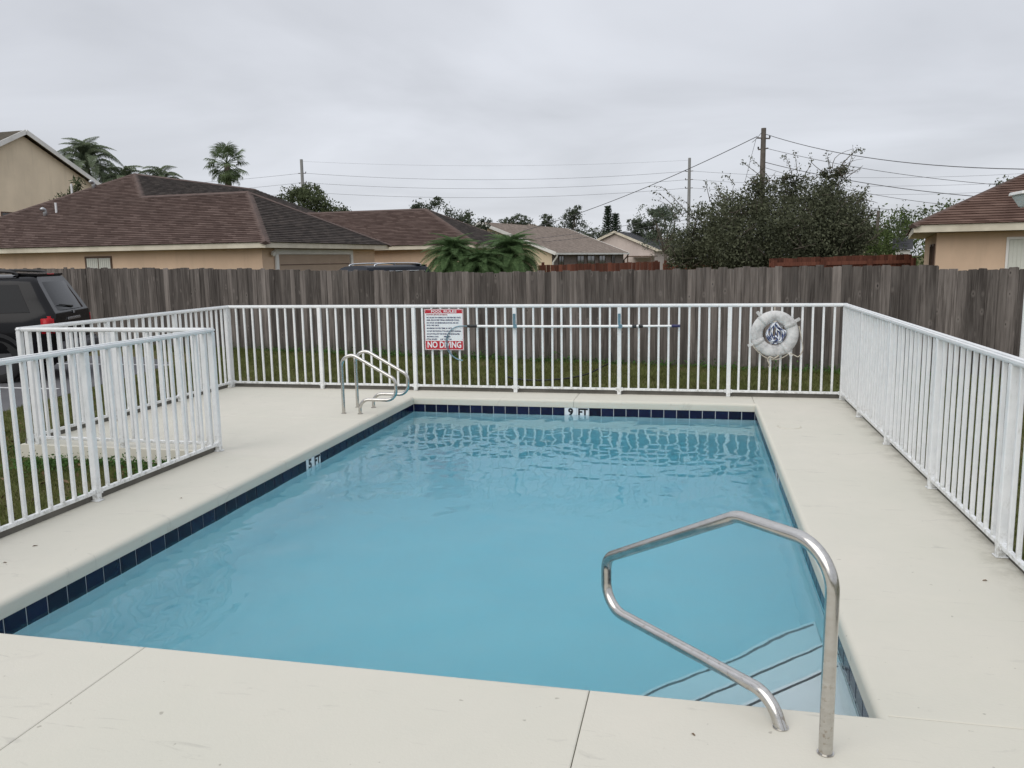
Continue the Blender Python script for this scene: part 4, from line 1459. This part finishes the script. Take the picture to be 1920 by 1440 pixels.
# ------------------------------------------------------------------ lantern at the right edge of the view
lp_ = thing("post_lantern", "pale lantern on a post at the right edge of the view, cut off by it", "lamp", (3.525, 10.01, GZ))
MB().tube([(0, 0, 0), (0, 0, 2.45)], 0.04, 12).build("pole", "white", lp_, smooth=True, angle=R(40))
def frustum(z0, r0, z1, r1, n=4, rot=PI / 4):
    vs = [(r0 * math.cos(rot + 2 * PI * k / n), r0 * math.sin(rot + 2 * PI * k / n), z0) for k in range(n)] + [(r1 * math.cos(rot + 2 * PI * k / n), r1 * math.sin(rot + 2 * PI * k / n), z1) for k in range(n)]
    return MB().add(vs, [tuple(range(n - 1, -1, -1)), tuple(range(n, 2 * n))] + [(k, (k + 1) % n, n + (k + 1) % n, n + k) for k in range(n)])
frustum(2.44, 0.165, 2.565, 0.255).build("lamp_shade", "lamp", lp_, bevel=0.01, seg=2)
frustum(2.567, 0.285, 2.602, 0.275).build("lid", "trim", lp_, bevel=0.006)

# ------------------------------------------------------------------ utility poles and cables
def pole(label, x, y, ztop, r0, r1, mat, arms=()):
    t = thing("utility_pole", label, "utility pole", (x, y, GZ))
    h = ztop - GZ
    MB().tube([(0, 0, 0), (0, 0, h / 2), (0, 0, h)], [r0, (r0 + r1) / 2, r1], 12).build("shaft", mat, t, smooth=True, angle=R(40))
    for z, w, a in arms:
        MB().box((0, 0, z - GZ), (w, 0.07, 0.07), rz=a).build("insulator_bracket", "utility", t, bevel=0.005)
        MB().tube([(w / 2 * math.cos(a), w / 2 * math.sin(a), z - GZ + .035), (w / 2 * math.cos(a), w / 2 * math.sin(a), z - GZ + .16)], 0.045, 8).build("insulator", "blackpl", t, smooth=True, angle=R(40))
    return t
pole("tall dark wooden utility pole rising behind the bushy tree", 3.70, 51.68, 9.12, 0.19, 0.14, "utility", ((8.55, .9, .6), (7.95, .7, 2.4)))
pole("grey utility pole left of the bushy tree with three side brackets", -0.84, 89.43, 11.83, 0.20, 0.14, "concretepole", ((10.5, .8, 2.8), (9.65, .8, 2.8), (8.8, .8, 2.8)))
pole("grey utility pole above the oak behind the peach house on the left", -39.82, 80.82, 12.3, 0.20, 0.15, "concretepole", ((10.9, .8, 0.1), (9.95, .8, 0.1), (9.0, .8, 0.1)))
pole("short dark pole standing in the greenery right of the bushy tree", 9.64, 49.13, 4.13, 0.10, 0.085, "utility")
def cable(a, b, sag, r, label, group=None, drop=None):
    a, b = Vector(a), Vector(b)
    n = 18
    pts = [a.lerp(b, k / n) - Vector((0, 0, sag * 4 * (k / n) * (1 - k / n))) for k in range(n + 1)]
    o = MB().tube(pts, r, 5).build("power_cable", "wire", smooth=True)
    tag(o, label, "cable", group)
    return o
gl = "cables between the two grey poles"
for z1, z2, nm in ((10.9, 10.5, "top"), (9.95, 9.65, "middle"), (9.0, 8.8, "lowest")):
    cable((-39.5, 80.8, z1), (-1.1, 89.4, z2), 0.75, 0.014, "%s of three thin cables strung between the two grey utility poles" % nm, gl)
    cable((-0.6, 89.4, z2), (40, 98, z2 - 0.4), 0.8, 0.013, "%s of three thin cables running right from the grey pole by the bushy tree" % nm, "cables right of the grey pole")
    cable((-40.1, 80.8, z1), (-85, 72, z1 - 0.5), 0.9, 0.013, "%s of three thin cables running left from the grey pole above the oak" % nm, "cables left of the grey pole")
cable((-39.8, 80.8, 12.1), (-0.84, 89.43, 11.6), 0.5, 0.007, "faint topmost wire across the open sky between the two grey pole tops")
cable((3.35, 51.5, 8.65), (-15.5, 69.6, 3.9), 0.5, 0.0224, "thick cable sloping down leftward from the tall dark pole")
cable((3.7, 51.6, 5.4), (-14.0, 67.5, 3.4), 0.4, 0.0154, "upper of two thin cables sloping left out of the bushy tree", "thin cables left of the bushy tree")
cable((3.7, 51.6, 4.95), (-13.5, 67.0, 3.1), 0.4, 0.0154, "lower of two thin cables sloping left out of the bushy tree", "thin cables left of the bushy tree")
cable((3.85, 51.6, 8.75), (12.6, 32.3, 4.55), 0.55, 0.0182, "thick twisted cable sloping down rightward from the tall dark pole")
cable((3.8, 51.7, 8.0), (15.2, 44.6, 4.85), 0.3, 0.0140, "upper cable between the bushy tree and the peach house roof at right", "cables right of the bushy tree")
cable((3.8, 51.7, 7.2), (14.2, 43.5, 4.25), 0.3, 0.0196, "thick middle cable between the bushy tree and the peach house roof at right", "cables right of the bushy tree")
cable((3.8, 51.7, 6.9), (13.4, 44.4, 3.9), 0.35, 0.0126, "lower cable between the bushy tree and the peach house roof at right", "cables right of the bushy tree")
cable((3.8, 51.7, 5.35), (13.2, 52.2, 4.05), 0.1, 0.0140, "short low cable dropping behind the greenery right of the bushy tree")
cable((3.6, 51.5, 8.9), (3.05, 51.3, 8.3), 0.06, 0.015, "short looped jumper wire at the top of the tall dark pole")
cable((3.3, 51.5, 8.6), (2.75, 51.9, 6.2), -0.03, 0.012, "thin guy wire dropping beside the tall dark pole into the tree")

# ------------------------------------------------------------------ vegetation
def leaf_quads(P, size, rg, flat=0.0, aspect=0.45, D=None):
    """a bent leaf-sized diamond at each point"""
    n = len(P)
    d = rg.normal(size=(n, 3)) if D is None else D + rg.normal(size=(n, 3)) * 0.5
    d[:, 2] -= 0.25 * np.abs(d[:, 2]).mean()
    d /= np.linalg.norm(d, axis=1, keepdims=True)
    u = rg.normal(size=(n, 3))
    u[:, 2] *= (1 - flat)
    u -= d * (u * d).sum(1, keepdims=True)
    u /= np.linalg.norm(u, axis=1, keepdims=True)
    L = size * rg.uniform(0.6, 1.35, n)[:, None]
    W = L * aspect
    q = np.stack([P - d * L * .5, P + u * W * .5 - d * L * 0.05, P + d * L * .5, P - u * W * .5 - d * L * 0.05], 1)
    return q.reshape(-1, 3)
def crown_points(clumps, rg, gap=0.35):
    out = []
    for (x, y, z, rx, ry, rz, n) in clumps:
        v = rg.normal(size=(n, 3))
        v /= np.linalg.norm(v, axis=1, keepdims=True)
        r = rg.random(n) ** 0.45
        # lumpy surface and holes: sub-clusters inside each clump
        k = max(6, int(n / 60))
        c = rg.normal(size=(k, 3))
        c /= np.linalg.norm(c, axis=1, keepdims=True)
        c *= (rg.random((k, 1)) ** 0.4)
        who = rg.integers(0, k, n)
        sub = c[who] + rg.normal(size=(n, 3)) * 0.17
        mixm = rg.random(n) < gap
        p = np.where(mixm[:, None], v * r[:, None], sub)
        out.append(p * [rx, ry, rz] + [x, y, z])
    return np.concatenate(out)
def limb(mb, a, b, r0, r1, rnd, bend=0.12, n=6, sides=7):
    a, b = Vector(a), Vector(b)
    L = (b - a).length
    off = Vector((rnd.uniform(-1, 1), rnd.uniform(-1, 1), rnd.uniform(-.5, 1))) * L * bend
    pts = [a.lerp(b, k / n) + off * math.sin(PI * k / n) for k in range(n + 1)]
    mb.tube(pts, [r0 + (r1 - r0) * k / n for k in range(n + 1)], sides)
def tree(name, label, loc, clumps, leaf, mat, cat="tree", trunk_h=1.5, trunk_r=0.15, shoots=(), group=None, gap=0.35, seed=1, bark="trunk", aspect=0.45, twigs=0):
    t = thing(name, label, cat, loc, 0, group)
    rg = np.random.default_rng(seed)
    rnd = random.Random(seed)
    P = crown_points(clumps, rg, gap)
    V = leaf_quads(P, leaf, rg, aspect=aspect)
    tw = MB()
    for (pts, r, nl) in shoots:
        path = smooth_curve([Vector(p) for p in pts], 4)
        tw.tube(path, [r * (1 - .8 * k / (len(path) - 1)) for k in range(len(path))], 5)
        k = rg.integers(1, len(path), nl)
        Q = np.array([tuple(path[i]) for i in k]) + rg.normal(size=(nl, 3)) * leaf * 0.55
        V = np.concatenate([V, leaf_quads(Q, leaf * .9, rg, aspect=aspect)])
    link("crown", np_mesh("crown", V, 4), mat, t)
    mb = MB()
    mb.tube([(0, 0, -0.1), (trunk_r * .3, 0, trunk_h * .5), (0, trunk_r * .3, trunk_h)], [trunk_r * 1.25, trunk_r, trunk_r * .85], 10)
    for (x, y, z, rx, ry, rz, n) in clumps:
        limb(mb, (0, 0, trunk_h * .9), (x, y, z), trunk_r * .55, trunk_r * .1, rnd)
    trk = mb.build("trunk", bark, t, smooth=True)
    for k in range(twigs):
        c = clumps[rnd.randrange(len(clumps))]
        a = Vector((c[0], c[1], c[2])) + Vector((rnd.uniform(-.7, .7) * c[3], rnd.uniform(-1, .0) * c[4], rnd.uniform(-.7, .7) * c[5]))
        b = a + Vector((rnd.uniform(-1, 1), rnd.uniform(-.9, .1), rnd.uniform(-.2, .9))) * 0.6
        limb(tw, a, b, 0.012, 0.004, rnd, 0.2, 5, 4)
    if tw.v:
        stuff(tw.build("twig", bark, t, smooth=True))
    return t

# the big bushy tree: local x to the right, y away, z up (about 24 m off)
S = 24 / 1550
def bt(px, py, pr, dy=0.0, n=2600, fy=1.0, rz=None):
    return ((px - 1440) * S, dy, (479 - py) * S + EYE - GZ, pr * S, pr * S * fy * 1.1, (rz or pr) * S * 0.92, n)
big = [bt(1300, 466, 44, .2, 3000), bt(1335, 425, 50, -.2, 3200), bt(1380, 405, 52, .1, 3200), bt(1440, 388, 50, .3, 3000), bt(1500, 384, 48, -.1, 2800),
       bt(1560, 340, 26, .1, 800), bt(1548, 372, 34, .2, 1400), bt(1590, 405, 44, .2, 3400), bt(1545, 425, 66, -.5, 6000), bt(1450, 440, 70, -.7, 6500), bt(1355, 468, 60, -.6, 5000),
       bt(1606, 442, 32, 0, 2400), bt(1490, 475, 70, -.6, 6000), bt(1400, 490, 60, -.4, 4000), bt(1278, 485, 28, .1, 1200), bt(1560, 478, 56, -.3, 4600), bt(1420, 352, 24, .1, 600), bt(1478, 348, 26, .2, 700),
       bt(1355, 470, 70, .8, 3400, 0.5), bt(1430, 455, 90, .9, 4600, 0.5), bt(1530, 450, 90, .9, 4600, 0.5), bt(1590, 460, 50, .6, 2000, 0.6)]
def sh(pts, r=0.012, n=40):
    return ([((x - 1440) * S, 0.0, (479 - y) * S + EYE - GZ) for x, y in pts], r, n)
shoots = [sh([(1290, 400), (1262, 372), (1240, 352), (1218, 350)]), sh([(1280, 405), (1255, 380), (1232, 362), (1222, 364)], n=24), sh([(1275, 415), (1250, 385), (1230, 374)], n=22),
          sh([(1330, 380), (1322, 350), (1318, 340)], n=16), sh([(1440, 340), (1418, 315), (1404, 302)], n=30), sh([(1430, 340), (1400, 318), (1386, 308)], n=30), sh([(1480, 330), (1470, 306), (1462, 300)], n=34),
          sh([(1490, 330), (1486, 305), (1484, 292)], n=24), sh([(1500, 340), (1515, 312), (1512, 300)], n=26), sh([(1555, 340), (1575, 312), (1598, 290), (1608, 292)], 0.02, 60), sh([(1560, 335), (1585, 315), (1590, 285)], n=20),
          sh([(1550, 330), (1545, 305), (1542, 296)], n=26), sh([(1565, 330), (1590, 328), (1604, 326)], n=24), sh([(1590, 385), (1612, 372), (1620, 360)], n=36), sh([(1610, 420), (1632, 408), (1642, 398)], n=36),
          sh([(1300, 410), (1290, 385), (1272, 372)], n=30), sh([(1350, 375), (1345, 355), (1335, 345)], n=30), sh([(1375, 350), (1362, 335), (1352, 333)], n=30), sh([(1260, 480), (1235, 470), (1222, 474)], n=24)]
bigt = tree("bushy_tree", "large dark bushy tree with thin upright shoots behind the wooden fence", (2.03, 25.32, GZ), [(*b_[:6], int(b_[6] * 1.15)) for b_ in big], 0.082, "leaf_big", trunk_h=1.0, trunk_r=0.13, shoots=shoots, gap=0.2, seed=4, twigs=170, aspect=0.5)
bigt.rotation_euler = (0, 0, R(12.5))

def blob(w, h, k, n, seed, base=0.45, depth=None):
    """clumps for an ordinary crown, w wide and h tall, bottom at base*h"""
    r = random.Random(seed)
    out = []
    for i in range(k):
        a = 2 * PI * i / k + r.uniform(-.4, .4)
        rad = w / 2 * r.uniform(.25, .72)
        z = h * (base + (1 - base) * r.uniform(.15, .78))
        s_ = w * r.uniform(.17, .27)
        out.append((rad * math.cos(a), rad * math.sin(a) * .8, z, s_, s_, s_ * r.uniform(.6, .85), n // k))
    return out
tree("oak_tree", "rounded oak crown behind the brown roof, below the left grey pole", (-28.3, 57.5, GZ), blob(4.9, 8.1, 10, 5600, 3, .55) + [(2.4, 0, 5.6, 1.1, 1, .8, 900), (1.2, 0, 5.4, 1.6, 1, 1.0, 900), (-1.0, 0, 6.9, 1.0, 1, .8, 700)], 0.20, "leaf_oak", trunk_h=2.5, trunk_r=.18, seed=5)
tree("oak_tree", "dark open oak crown above the ridge of the second brown roof", (-19.6, 61.0, GZ), blob(3.8, 7.0, 9, 3000, 8, .55) + [(1.9, 0, 5.3, 1.1, .9, .6, 600), (2.9, 0, 4.7, .9, .8, .5, 400)], 0.20, "leaf_far", trunk_h=3, trunk_r=.16, seed=6, gap=.2)
tree("oak_tree", "dark spreading tree between the second brown roof and the tan gable", (-16.2, 61.5, GZ), blob(3.4, 5.9, 8, 2600, 9, .5), 0.20, "leaf_far", trunk_h=2, trunk_r=.16, seed=7, gap=.2)
for k, (x, y, w, h, lab, mt) in enumerate(((-20.5, 94.5, 4.4, 7.6, "small far tree just above the left end of the tan ridge", "leaf_far"), (-17.2, 96.5, 3.2, 7.4, "small far tree above the middle of the tan ridge", "leaf_far"),
        (-13.7, 96.5, 4.2, 8.4, "airy umbrella shaped far tree left of the columnar pine", "leaf_far"), (-11.6, 92.0, 5.5, 5.2, "low dark far tree at the foot of the columnar pine", "leaf_far"),
        (-6.4, 93.5, 3.8, 6.6, "airy far tree above the charcoal roof, nearer the columnar pine", "leaf_far"), (-4.4, 92.5, 3.4, 7.6, "tall dark far tree between the charcoal roof and the bushy tree", "leaf_far"),
        (-2.2, 62.0, 4.6, 6.0, "grey green tree hugging the left side of the bushy tree", "leaf_grey"))):
    tree("far_tree", lab, (x, y, GZ), blob(w, h, 9, 2400, 20 + k, .45) + blob(w * .6, h, 5, 700, 60 + k, .7), 0.24 if y > 80 else .16, mt, trunk_h=h * .4, trunk_r=.13, seed=30 + k, group="far trees along the horizon", gap=.2)
tree("treeline", "low dark mass of trees behind the tan roof and the columnar pine", (-14.5, 112, GZ), [(x, 0, 3.6 + .6 * math.sin(x * 1.3), 2.6, 1.5, 1.7, 900) for x in range(-16, 17, 3)], 0.3, "leaf_far", cat="trees", trunk_h=1.0, seed=77)
# trees right of the bushy tree
gr = [(0, 0, 2.9, 1.9, 1.6, 1.4, 1500), (2.4, .4, 3.3, 1.9, 1.6, 1.3, 1500), (-2.2, 0, 2.3, 1.6, 1.4, 1.4, 1200), (4.6, 0, 3.9, 1.8, 1.5, 1.2, 1300), (1.2, -1.2, 1.6, 2.6, 1.6, 1.5, 2000), (5.6, 0, 2.2, 2.2, 1.5, 1.8, 1500)]
tree("leafy_tree", "fresh green bushy trees filling the gap left of the russet roof", (11.0, 57.0, GZ), [(a, b, c + .2, d, e_, f, n) for a, b, c, d, e_, f, n in gr], 0.20, "leaf_mid", trunk_h=1.2, trunk_r=.14, seed=41)
tree("leafy_tree", "dark green shrubbery in front of the shed beside the bushy tree", (9.3, 46.0, GZ), [(.9, 3.5, 1.8, 1.1, .8, 1.5, 1300), (0, 0, 1.6, 1.1, 1.2, 1.4, 1500), (-1.5, 0, 1.6, 1.2, 1.2, 1.6, 1500), (.5, -.4, .9, 1.2, 1, .9, 800), (-.4, 0, 2.7, .9, .8, .7, 600), (-2.6, 0, 1.4, 1.0, 1.0, 1.3, 900)], 0.16, "leaf_mid", cat="shrub", trunk_h=.8, trunk_r=.09, seed=42)
tree("leafy_tree", "small tree top peeking over the upper right of the russet roof", (14.74, 45.4, GZ), [(0, 0, 4.9, .55, .5, .75, 500), (.1, 0, 4.2, .6, .6, .6, 400), (-2.9, 2, 3.6, .8, .7, .7, 300), (-4.2, 3, 3.1, .9, .7, .6, 300)], 0.15, "leaf_oak", trunk_h=2.5, trunk_r=.1, seed=43)
tree("leafy_tree", "small dark rounded tree top just above the green trees left of the russet roof", (17.0, 75.0, GZ), [(0, 0, 4.6, .9, .9, 1.1, 600), (0, 0, 3.5, 1.1, 1, .9, 500)], 0.22, "leaf_far", trunk_h=2.5, trunk_r=.1, seed=44)

# Norfolk pine: whorls of upswept boughs
np_ = thing("columnar_pine", "narrow columnar pine standing alone against the sky left of the bushy tree", "tree", (-10.53, 102.2, GZ))
prg = np.random.default_rng(8)
Vp = []
tk = MB()
tk.tube([(0, 0, 0), (0, 0, 8.2)], [.16, .03], 8)
tk.tube([(.95, .2, 0), (.85, .1, 7.4)], [.14, .03], 8)
for (ox, oy, top) in ((0, 0, 8.2), (.9, .1, 7.4)):
    z = 1.6
    while z < top - .15:
        L = 0.95 * (1 - (z / (top + .6)) ** 2.2) + .12
        nb = 7
        a0 = prg.uniform(0, 6.28)
        for k in range(nb):
            a = a0 + 2 * PI * k / nb
            tip = Vector((ox + L * math.cos(a), oy + L * math.sin(a), z + L * .45))
            base_ = Vector((ox, oy, z))
            tk.tube([base_, tip], [.022, .008], 4)
            f = prg.random(46)[:, None]
            Q = np.array(base_)[None] * (1 - f) + np.array(tip)[None] * f + prg.normal(size=(46, 3)) * [.045, .045, .06]
            Vp.append(leaf_quads(Q, .2, prg, aspect=.35))
        z += .30
link("crown", np_mesh("crown", np.concatenate(Vp), 4), "leaf_pine", np_)
tk.build("trunk", "trunk", np_)

# palms -----------------------------------------------------------
def frond_mesh(L, droop, rise, n, leaf_l, leaf_w, hang, seed, stem=0.25):
    """a pinnate frond along +x"""
    rg = random.Random(seed)
    mb = MB()
    pts = []
    for k in range(13):
        f = k / 12
        x = L * (f - .18 * f * f * droop)
        z = L * (rise * f - droop * f * f)
        pts.append(Vector((x, 0, z)))
    mb.tube(pts, [0.022 * (1 - .8 * k / 12) * (L / 2) ** .5 for k in range(13)], 5)
    def at_(f):
        i = min(11, int(f * 12))
        return pts[i].lerp(pts[i + 1], f * 12 - i), (pts[i + 1] - pts[i]).normalized()
    for k in range(n):
        f = stem + (1 - stem) * (k + rg.random() * .5) / n
        p, d = at_(min(f, .999))
        ll = leaf_l * (math.sin(PI * min(1, (f - stem) / (1 - stem) * .78 + .2)) ** .7) * rg.uniform(.8, 1.1)
        for sgn in (-1, 1):
            side = Vector((0, sgn, 0))
            v = (d * .55 + side * .85 + Vector((0, 0, .25))).normalized()
            w = leaf_w * .5
            a, b_ = p, p + v * ll * .5
            c = b_ + (v * (1 - hang) + Vector((0, 0, -1)) * hang).normalized() * ll * .5
            wd = d * w
            m_ = len(mb.v)
            mb.v += [tuple(a - wd * .5), tuple(a + wd * .5), tuple(b_ + wd), tuple(b_ - wd), tuple(c)]
            mb.f += [(m_, m_ + 1, m_ + 2, m_ + 3), (m_ + 3, m_ + 2, m_ + 4)]
    return mb.mesh("frond")
def fan_mesh(R_, stalk, n, seed):
    rg = random.Random(seed)
    mb = MB()
    mb.tube([(0, 0, 0), (stalk * .5, 0, stalk * .12), (stalk, 0, stalk * .1)], [.03, .022, .015], 5)
    for k in range(n):
        a = R(-118 + 236 * k / (n - 1)) + rg.uniform(-.03, .03)
        l_ = R_ * (0.75 + .25 * math.cos(a * .6)) * rg.uniform(.9, 1.08)
        d = Vector((math.cos(a), math.sin(a), -.05 - .12 * abs(math.sin(a))))
        w = Vector((-math.sin(a), math.cos(a), .12)) * R_ * .040
        o0 = Vector((stalk, 0, stalk * .1))
        mid = o0 + d * l_ * .62
        tip = mid + (d + Vector((0, 0, -.9))).normalized() * l_ * .38
        m_ = len(mb.v)
        mb.v += [tuple(o0), tuple(mid + w), tuple(tip), tuple(mid - w)]
        mb.f += [(m_, m_ + 1, m_ + 2, m_ + 3)]
    return mb.mesh("frond")
def palm(name, label, loc, fronds, mat, nf, zt, trunk_r, tilt_lo, tilt_hi, seed, group=None, trunk_lean=0.0, scale=1.0, bark="palmtrunk", cut=None):
    t = thing(name, label, "palm", loc, 0, group)
    rg = random.Random(seed)
    n = 10
    mb = MB()
    for k in range(n):
        z0, z1 = zt * k / n, zt * (k + 1) / n
        mb.tube([(trunk_lean * (k / n) ** 2, 0, z0), (trunk_lean * ((k + 1) / n) ** 2, 0, z1 + .01)], [trunk_r * 1.08, trunk_r * .94], 10)
    mb.build("trunk", bark, t, smooth=True, angle=R(40))
    for k in range(nf):
        f = k / max(1, nf - 1)
        tilt = tilt_lo + (tilt_hi - tilt_lo) * f + rg.uniform(-.12, .12)
        az = k * 2.39996 + rg.uniform(-.25, .25)
        o = link("frond", rg.choice(fronds), mat, t, (trunk_lean, 0, zt - .12 + .25 * (1 - f) * scale))
        o.rotation_euler = (rg.uniform(-.25, .25), tilt, az)
        s_ = scale * rg.uniform(.88, 1.1)
        o.scale = (s_, s_, s_)
    return t
qf = [frond_mesh(2.55, 1.15, .95, 64, .72, .036, .82, s_, .15) for s_ in (1, 2, 3)]
palm("queen_palm", "taller grey green feather palm directly right of the tall beige gable", (-37.6, 46.6, GZ), qf, "palmgrey", 40, 8.0, .17, -1.25, .95, 1, "feather palms behind the peach house")
palm("queen_palm", "lower grey green feather palm drooping to the right of its taller neighbour", (-35.8, 47.6, GZ), qf, "palmgrey", 30, 6.9, .16, -.9, .8, 5, "feather palms behind the peach house", scale=.85)
palm("queen_palm", "feather palm top showing just above the peak of the brown roof", (-35.6, 51.2, GZ), qf, "palm", 28, 7.3, .16, -.9, .8, 9, "feather palms behind the peach house", scale=.8)
ff = [fan_mesh(.82, .95, 26, s_) for s_ in (1, 2, 3)]
wp = palm("fan_palm", "tall fan palm with a round head of stiff fans above the brown roof", (-33.4, 55.9, GZ), ff, "palm", 32, 9.1, .22, -1.3, 1.25, 3)
pf = [frond_mesh(1.15, 1.1, .75, 80, .34, .011, .6, s_, .10) for s_ in (4, 5, 6)]
for (x, y, zt, lab, sc_, sd_) in ((-7.25, 24.4, 1.72, "dwarf date palm at the left of the row of three behind the fence", 1.0, 1), (-6.35, 24.2, 1.45, "lower middle dwarf date palm of the three behind the fence", .9, 2), (-5.55, 24.8, 1.75, "dwarf date palm at the right of the row of three, arching over", 1.05, 3)):
    palm("date_palm", lab, (x, y, GZ), pf, "pygmy", 84, zt + .12, .085, -1.25, .9, sd_, "dwarf date palms behind the fence", scale=sc_, trunk_lean=.06)
yc = thing("yucca_plant", "small spiky brown plant sticking up behind the left slope of the brown roof", "plant", (-28.3, 33.8, GZ))
yk = MB()
yl = []
yrg = np.random.default_rng(3)
for (x, z) in ((-.95, 4.75), (-.45, 5.05), (.15, 5.35), (.45, 5.7), (-.1, 5.0)):
    limb(yk, (0, 0, 0), (x, 0, z), .06, .04, random.Random(int(z * 10)), .05)
    Q = np.array([x, 0, z]) + yrg.normal(size=(90, 3)) * [.10, .10, .14]
    yl.append(leaf_quads(Q, .26, yrg, aspect=.22))
yk.build("stem", "palmtrunk", yc, smooth=True)
link("leaves", np_mesh("leaves", np.concatenate(yl), 4), "leaf_oak", yc)
gp = thing("garden_post", "little brown frame with a pale round face between the palms and the beige gable", "garden ornament", (-5.35, 25.6, GZ))
MB().box((-.085, 0, .85), (.04, .04, 1.7)).box((.085, 0, .85), (.04, .04, 1.7)).box((0, 0, 1.72), (.25, .05, .04)).box((0, 0, 1.40), (.13, .04, .03)).build("frame", "darkwood", gp)
MB().tube([(0, -.02, 1.56), (0, .02, 1.56)], .06, 14).build("face", "fascia", gp)

# lawn -------------------------------------------------------------
def blades(name, polys, density, h0, h1, w, mat, seed, ztop=GZ, clump=0.0):
    rg = np.random.default_rng(seed)
    allv = []
    for poly in polys:
        P = np.array(poly)
        lo, hi = P.min(0), P.max(0)
        n = int((hi[0] - lo[0]) * (hi[1] - lo[1]) * density)
        q = rg.random((n, 2)) * (hi - lo) + lo
        inside = np.zeros(n, bool)
        j = len(P) - 1
        for i in range(len(P)):
            xi, yi, xj, yj = *P[i], *P[j]
            c = ((yi > q[:, 1]) != (yj > q[:, 1])) & (q[:, 0] < (xj - xi) * (q[:, 1] - yi) / (yj - yi + 1e-12) + xi)
            inside ^= c
            j = i
        q = q[inside]
        # patchy density
        pat = np.sin(q[:, 0] * 2.1 + np.sin(q[:, 1] * 1.7) * 1.3) * np.sin(q[:, 1] * 2.6 + np.cos(q[:, 0] * 1.3)) + 0.6 * np.sin(q[:, 0] * 7.3 + q[:, 1] * 5.1)
        q = q[rg.random(len(q)) < 0.72 + 0.3 * pat]
        n = len(q)
        a = rg.uniform(0, 2 * PI, n)
        h = rg.uniform(h0, h1, n)
        lean = rg.normal(size=(n, 2)) * .45 * h[:, None]
        ww = w * rg.uniform(.6, 1.2, n)
        b1 = np.column_stack([q[:, 0] + np.cos(a) * ww, q[:, 1] + np.sin(a) * ww, np.full(n, ztop - .005)])
        b2 = np.column_stack([q[:, 0] - np.cos(a) * ww, q[:, 1] - np.sin(a) * ww, np.full(n, ztop - .005)])
        tp = np.column_stack([q[:, 0] + lean[:, 0], q[:, 1] + lean[:, 1], ztop + h])
        allv.append(np.stack([b1, b2, tp], 1).reshape(-1, 3))
    return stuff(link(name, np_mesh(name, np.concatenate(allv), 3), mat))
def fy_at(x):
    return 17.3 - .2045 * (x + 10.1) - 0.05
lawn = [[(-17, 18.6), (-10, 16.0), (-10.0, 15.2), (-9.4, 11.0), (-9.1, 7.1), (-6.95, 7.05), (-6.95, 11.2), (1.95, 11.2), (2.0, 3.0), (3.2, 3.0), (6.5, 8.0), (8.5, fy_at(8.5)), (-10.1, fy_at(-10.1)), (-17, fy_at(-17))]]
blades("grass", lawn, 1900, .025, .075, .007, "grass", 1)
near_lawn = [[(-9.0, 2.0), (-4.75, 2.0), (-4.75, 7.03), (-9.0, 7.03)]]
blades("grass", near_lawn, 4200, .015, .055, .0045, "grass", 2)
# weeds along the foot of the boards and under the railings
def weed_patch(name, spots, seed, size=.07):
    rg = np.random.default_rng(seed)
    out = []
    for (x, y, r, h, n) in spots:
        Q = rg.normal(size=(n, 3)) * [r, r * .45, h * .5]
        Q[:, 2] = np.abs(Q[:, 2]) + GZ + .01
        Q[:, 0] += x
        Q[:, 1] += y
        out.append(leaf_quads(Q, size, rg, aspect=.5))
    return stuff(link(name, np_mesh(name, np.concatenate(out), 4), "weed"))
wr2 = random.Random(6)
sp = []
for k in range(120):
    x = wr2.uniform(-10.5, 6.5)
    sp.append((x, fy_at(x) - wr2.uniform(.06, .30), wr2.uniform(.06, .2), wr2.uniform(.05, .17), wr2.randrange(16, 60)))
for k in range(70):
    sp.append((wr2.uniform(-6.7, 1.8), 11.25 + abs(wr2.gauss(0, .10)), .09, wr2.uniform(.03, .08), wr2.randrange(10, 34)))
for k in range(40):
    sp.append((-6.97 - abs(wr2.gauss(0, .10)), wr2.uniform(7.2, 11.2), .07, wr2.uniform(.03, .08), wr2.randrange(10, 34)))
weed_patch("weeds", sp, 12, .05)
sp = []
for k in range(46):
    x = wr2.uniform(-6.6, -4.8)
    sp.append((x, 7.0 - abs(wr2.gauss(0, .16)), .10, wr2.uniform(.04, .11), wr2.randrange(20, 60)))
for k in range(16):
    sp.append((-4.95 + wr2.uniform(-.25, .15), wr2.uniform(5.7, 7.0), .1, .10, 30))
weed_patch("weeds", sp, 13, .035)
# leaf litter in the left lawn
lrg = np.random.default_rng(17)
Q = np.column_stack([lrg.uniform(-9.0, -4.75, 700), lrg.uniform(2.4, 10.8, 700), np.full(700, GZ + .03)])
Q = Q[(Q[:, 1] < 7.0) | (Q[:, 0] < -6.95)]
stuff(link("leaf_litter", np_mesh("leaf_litter", leaf_quads(Q, .055, lrg, flat=.0, aspect=.5), 4), "deadleaf"))
hz = [(-3.0, 13.1, .03), (-2.6, 12.85, .02), (-2.1, 12.95, .03), (-1.75, 13.35, .05), (-1.55, 13.9, .10), (-1.45, 14.6, .12), (-1.5, 15.2, .2)]
tag(MB().tube([(p.x, p.y, p.z + GZ + .03) for p in smooth_curve([Vector(p) for p in hz], 6)], .013, 8).build("garden_hose", "hose", smooth=True), "thin black garden hose snaking through the grass strip behind the far railing", "hose")
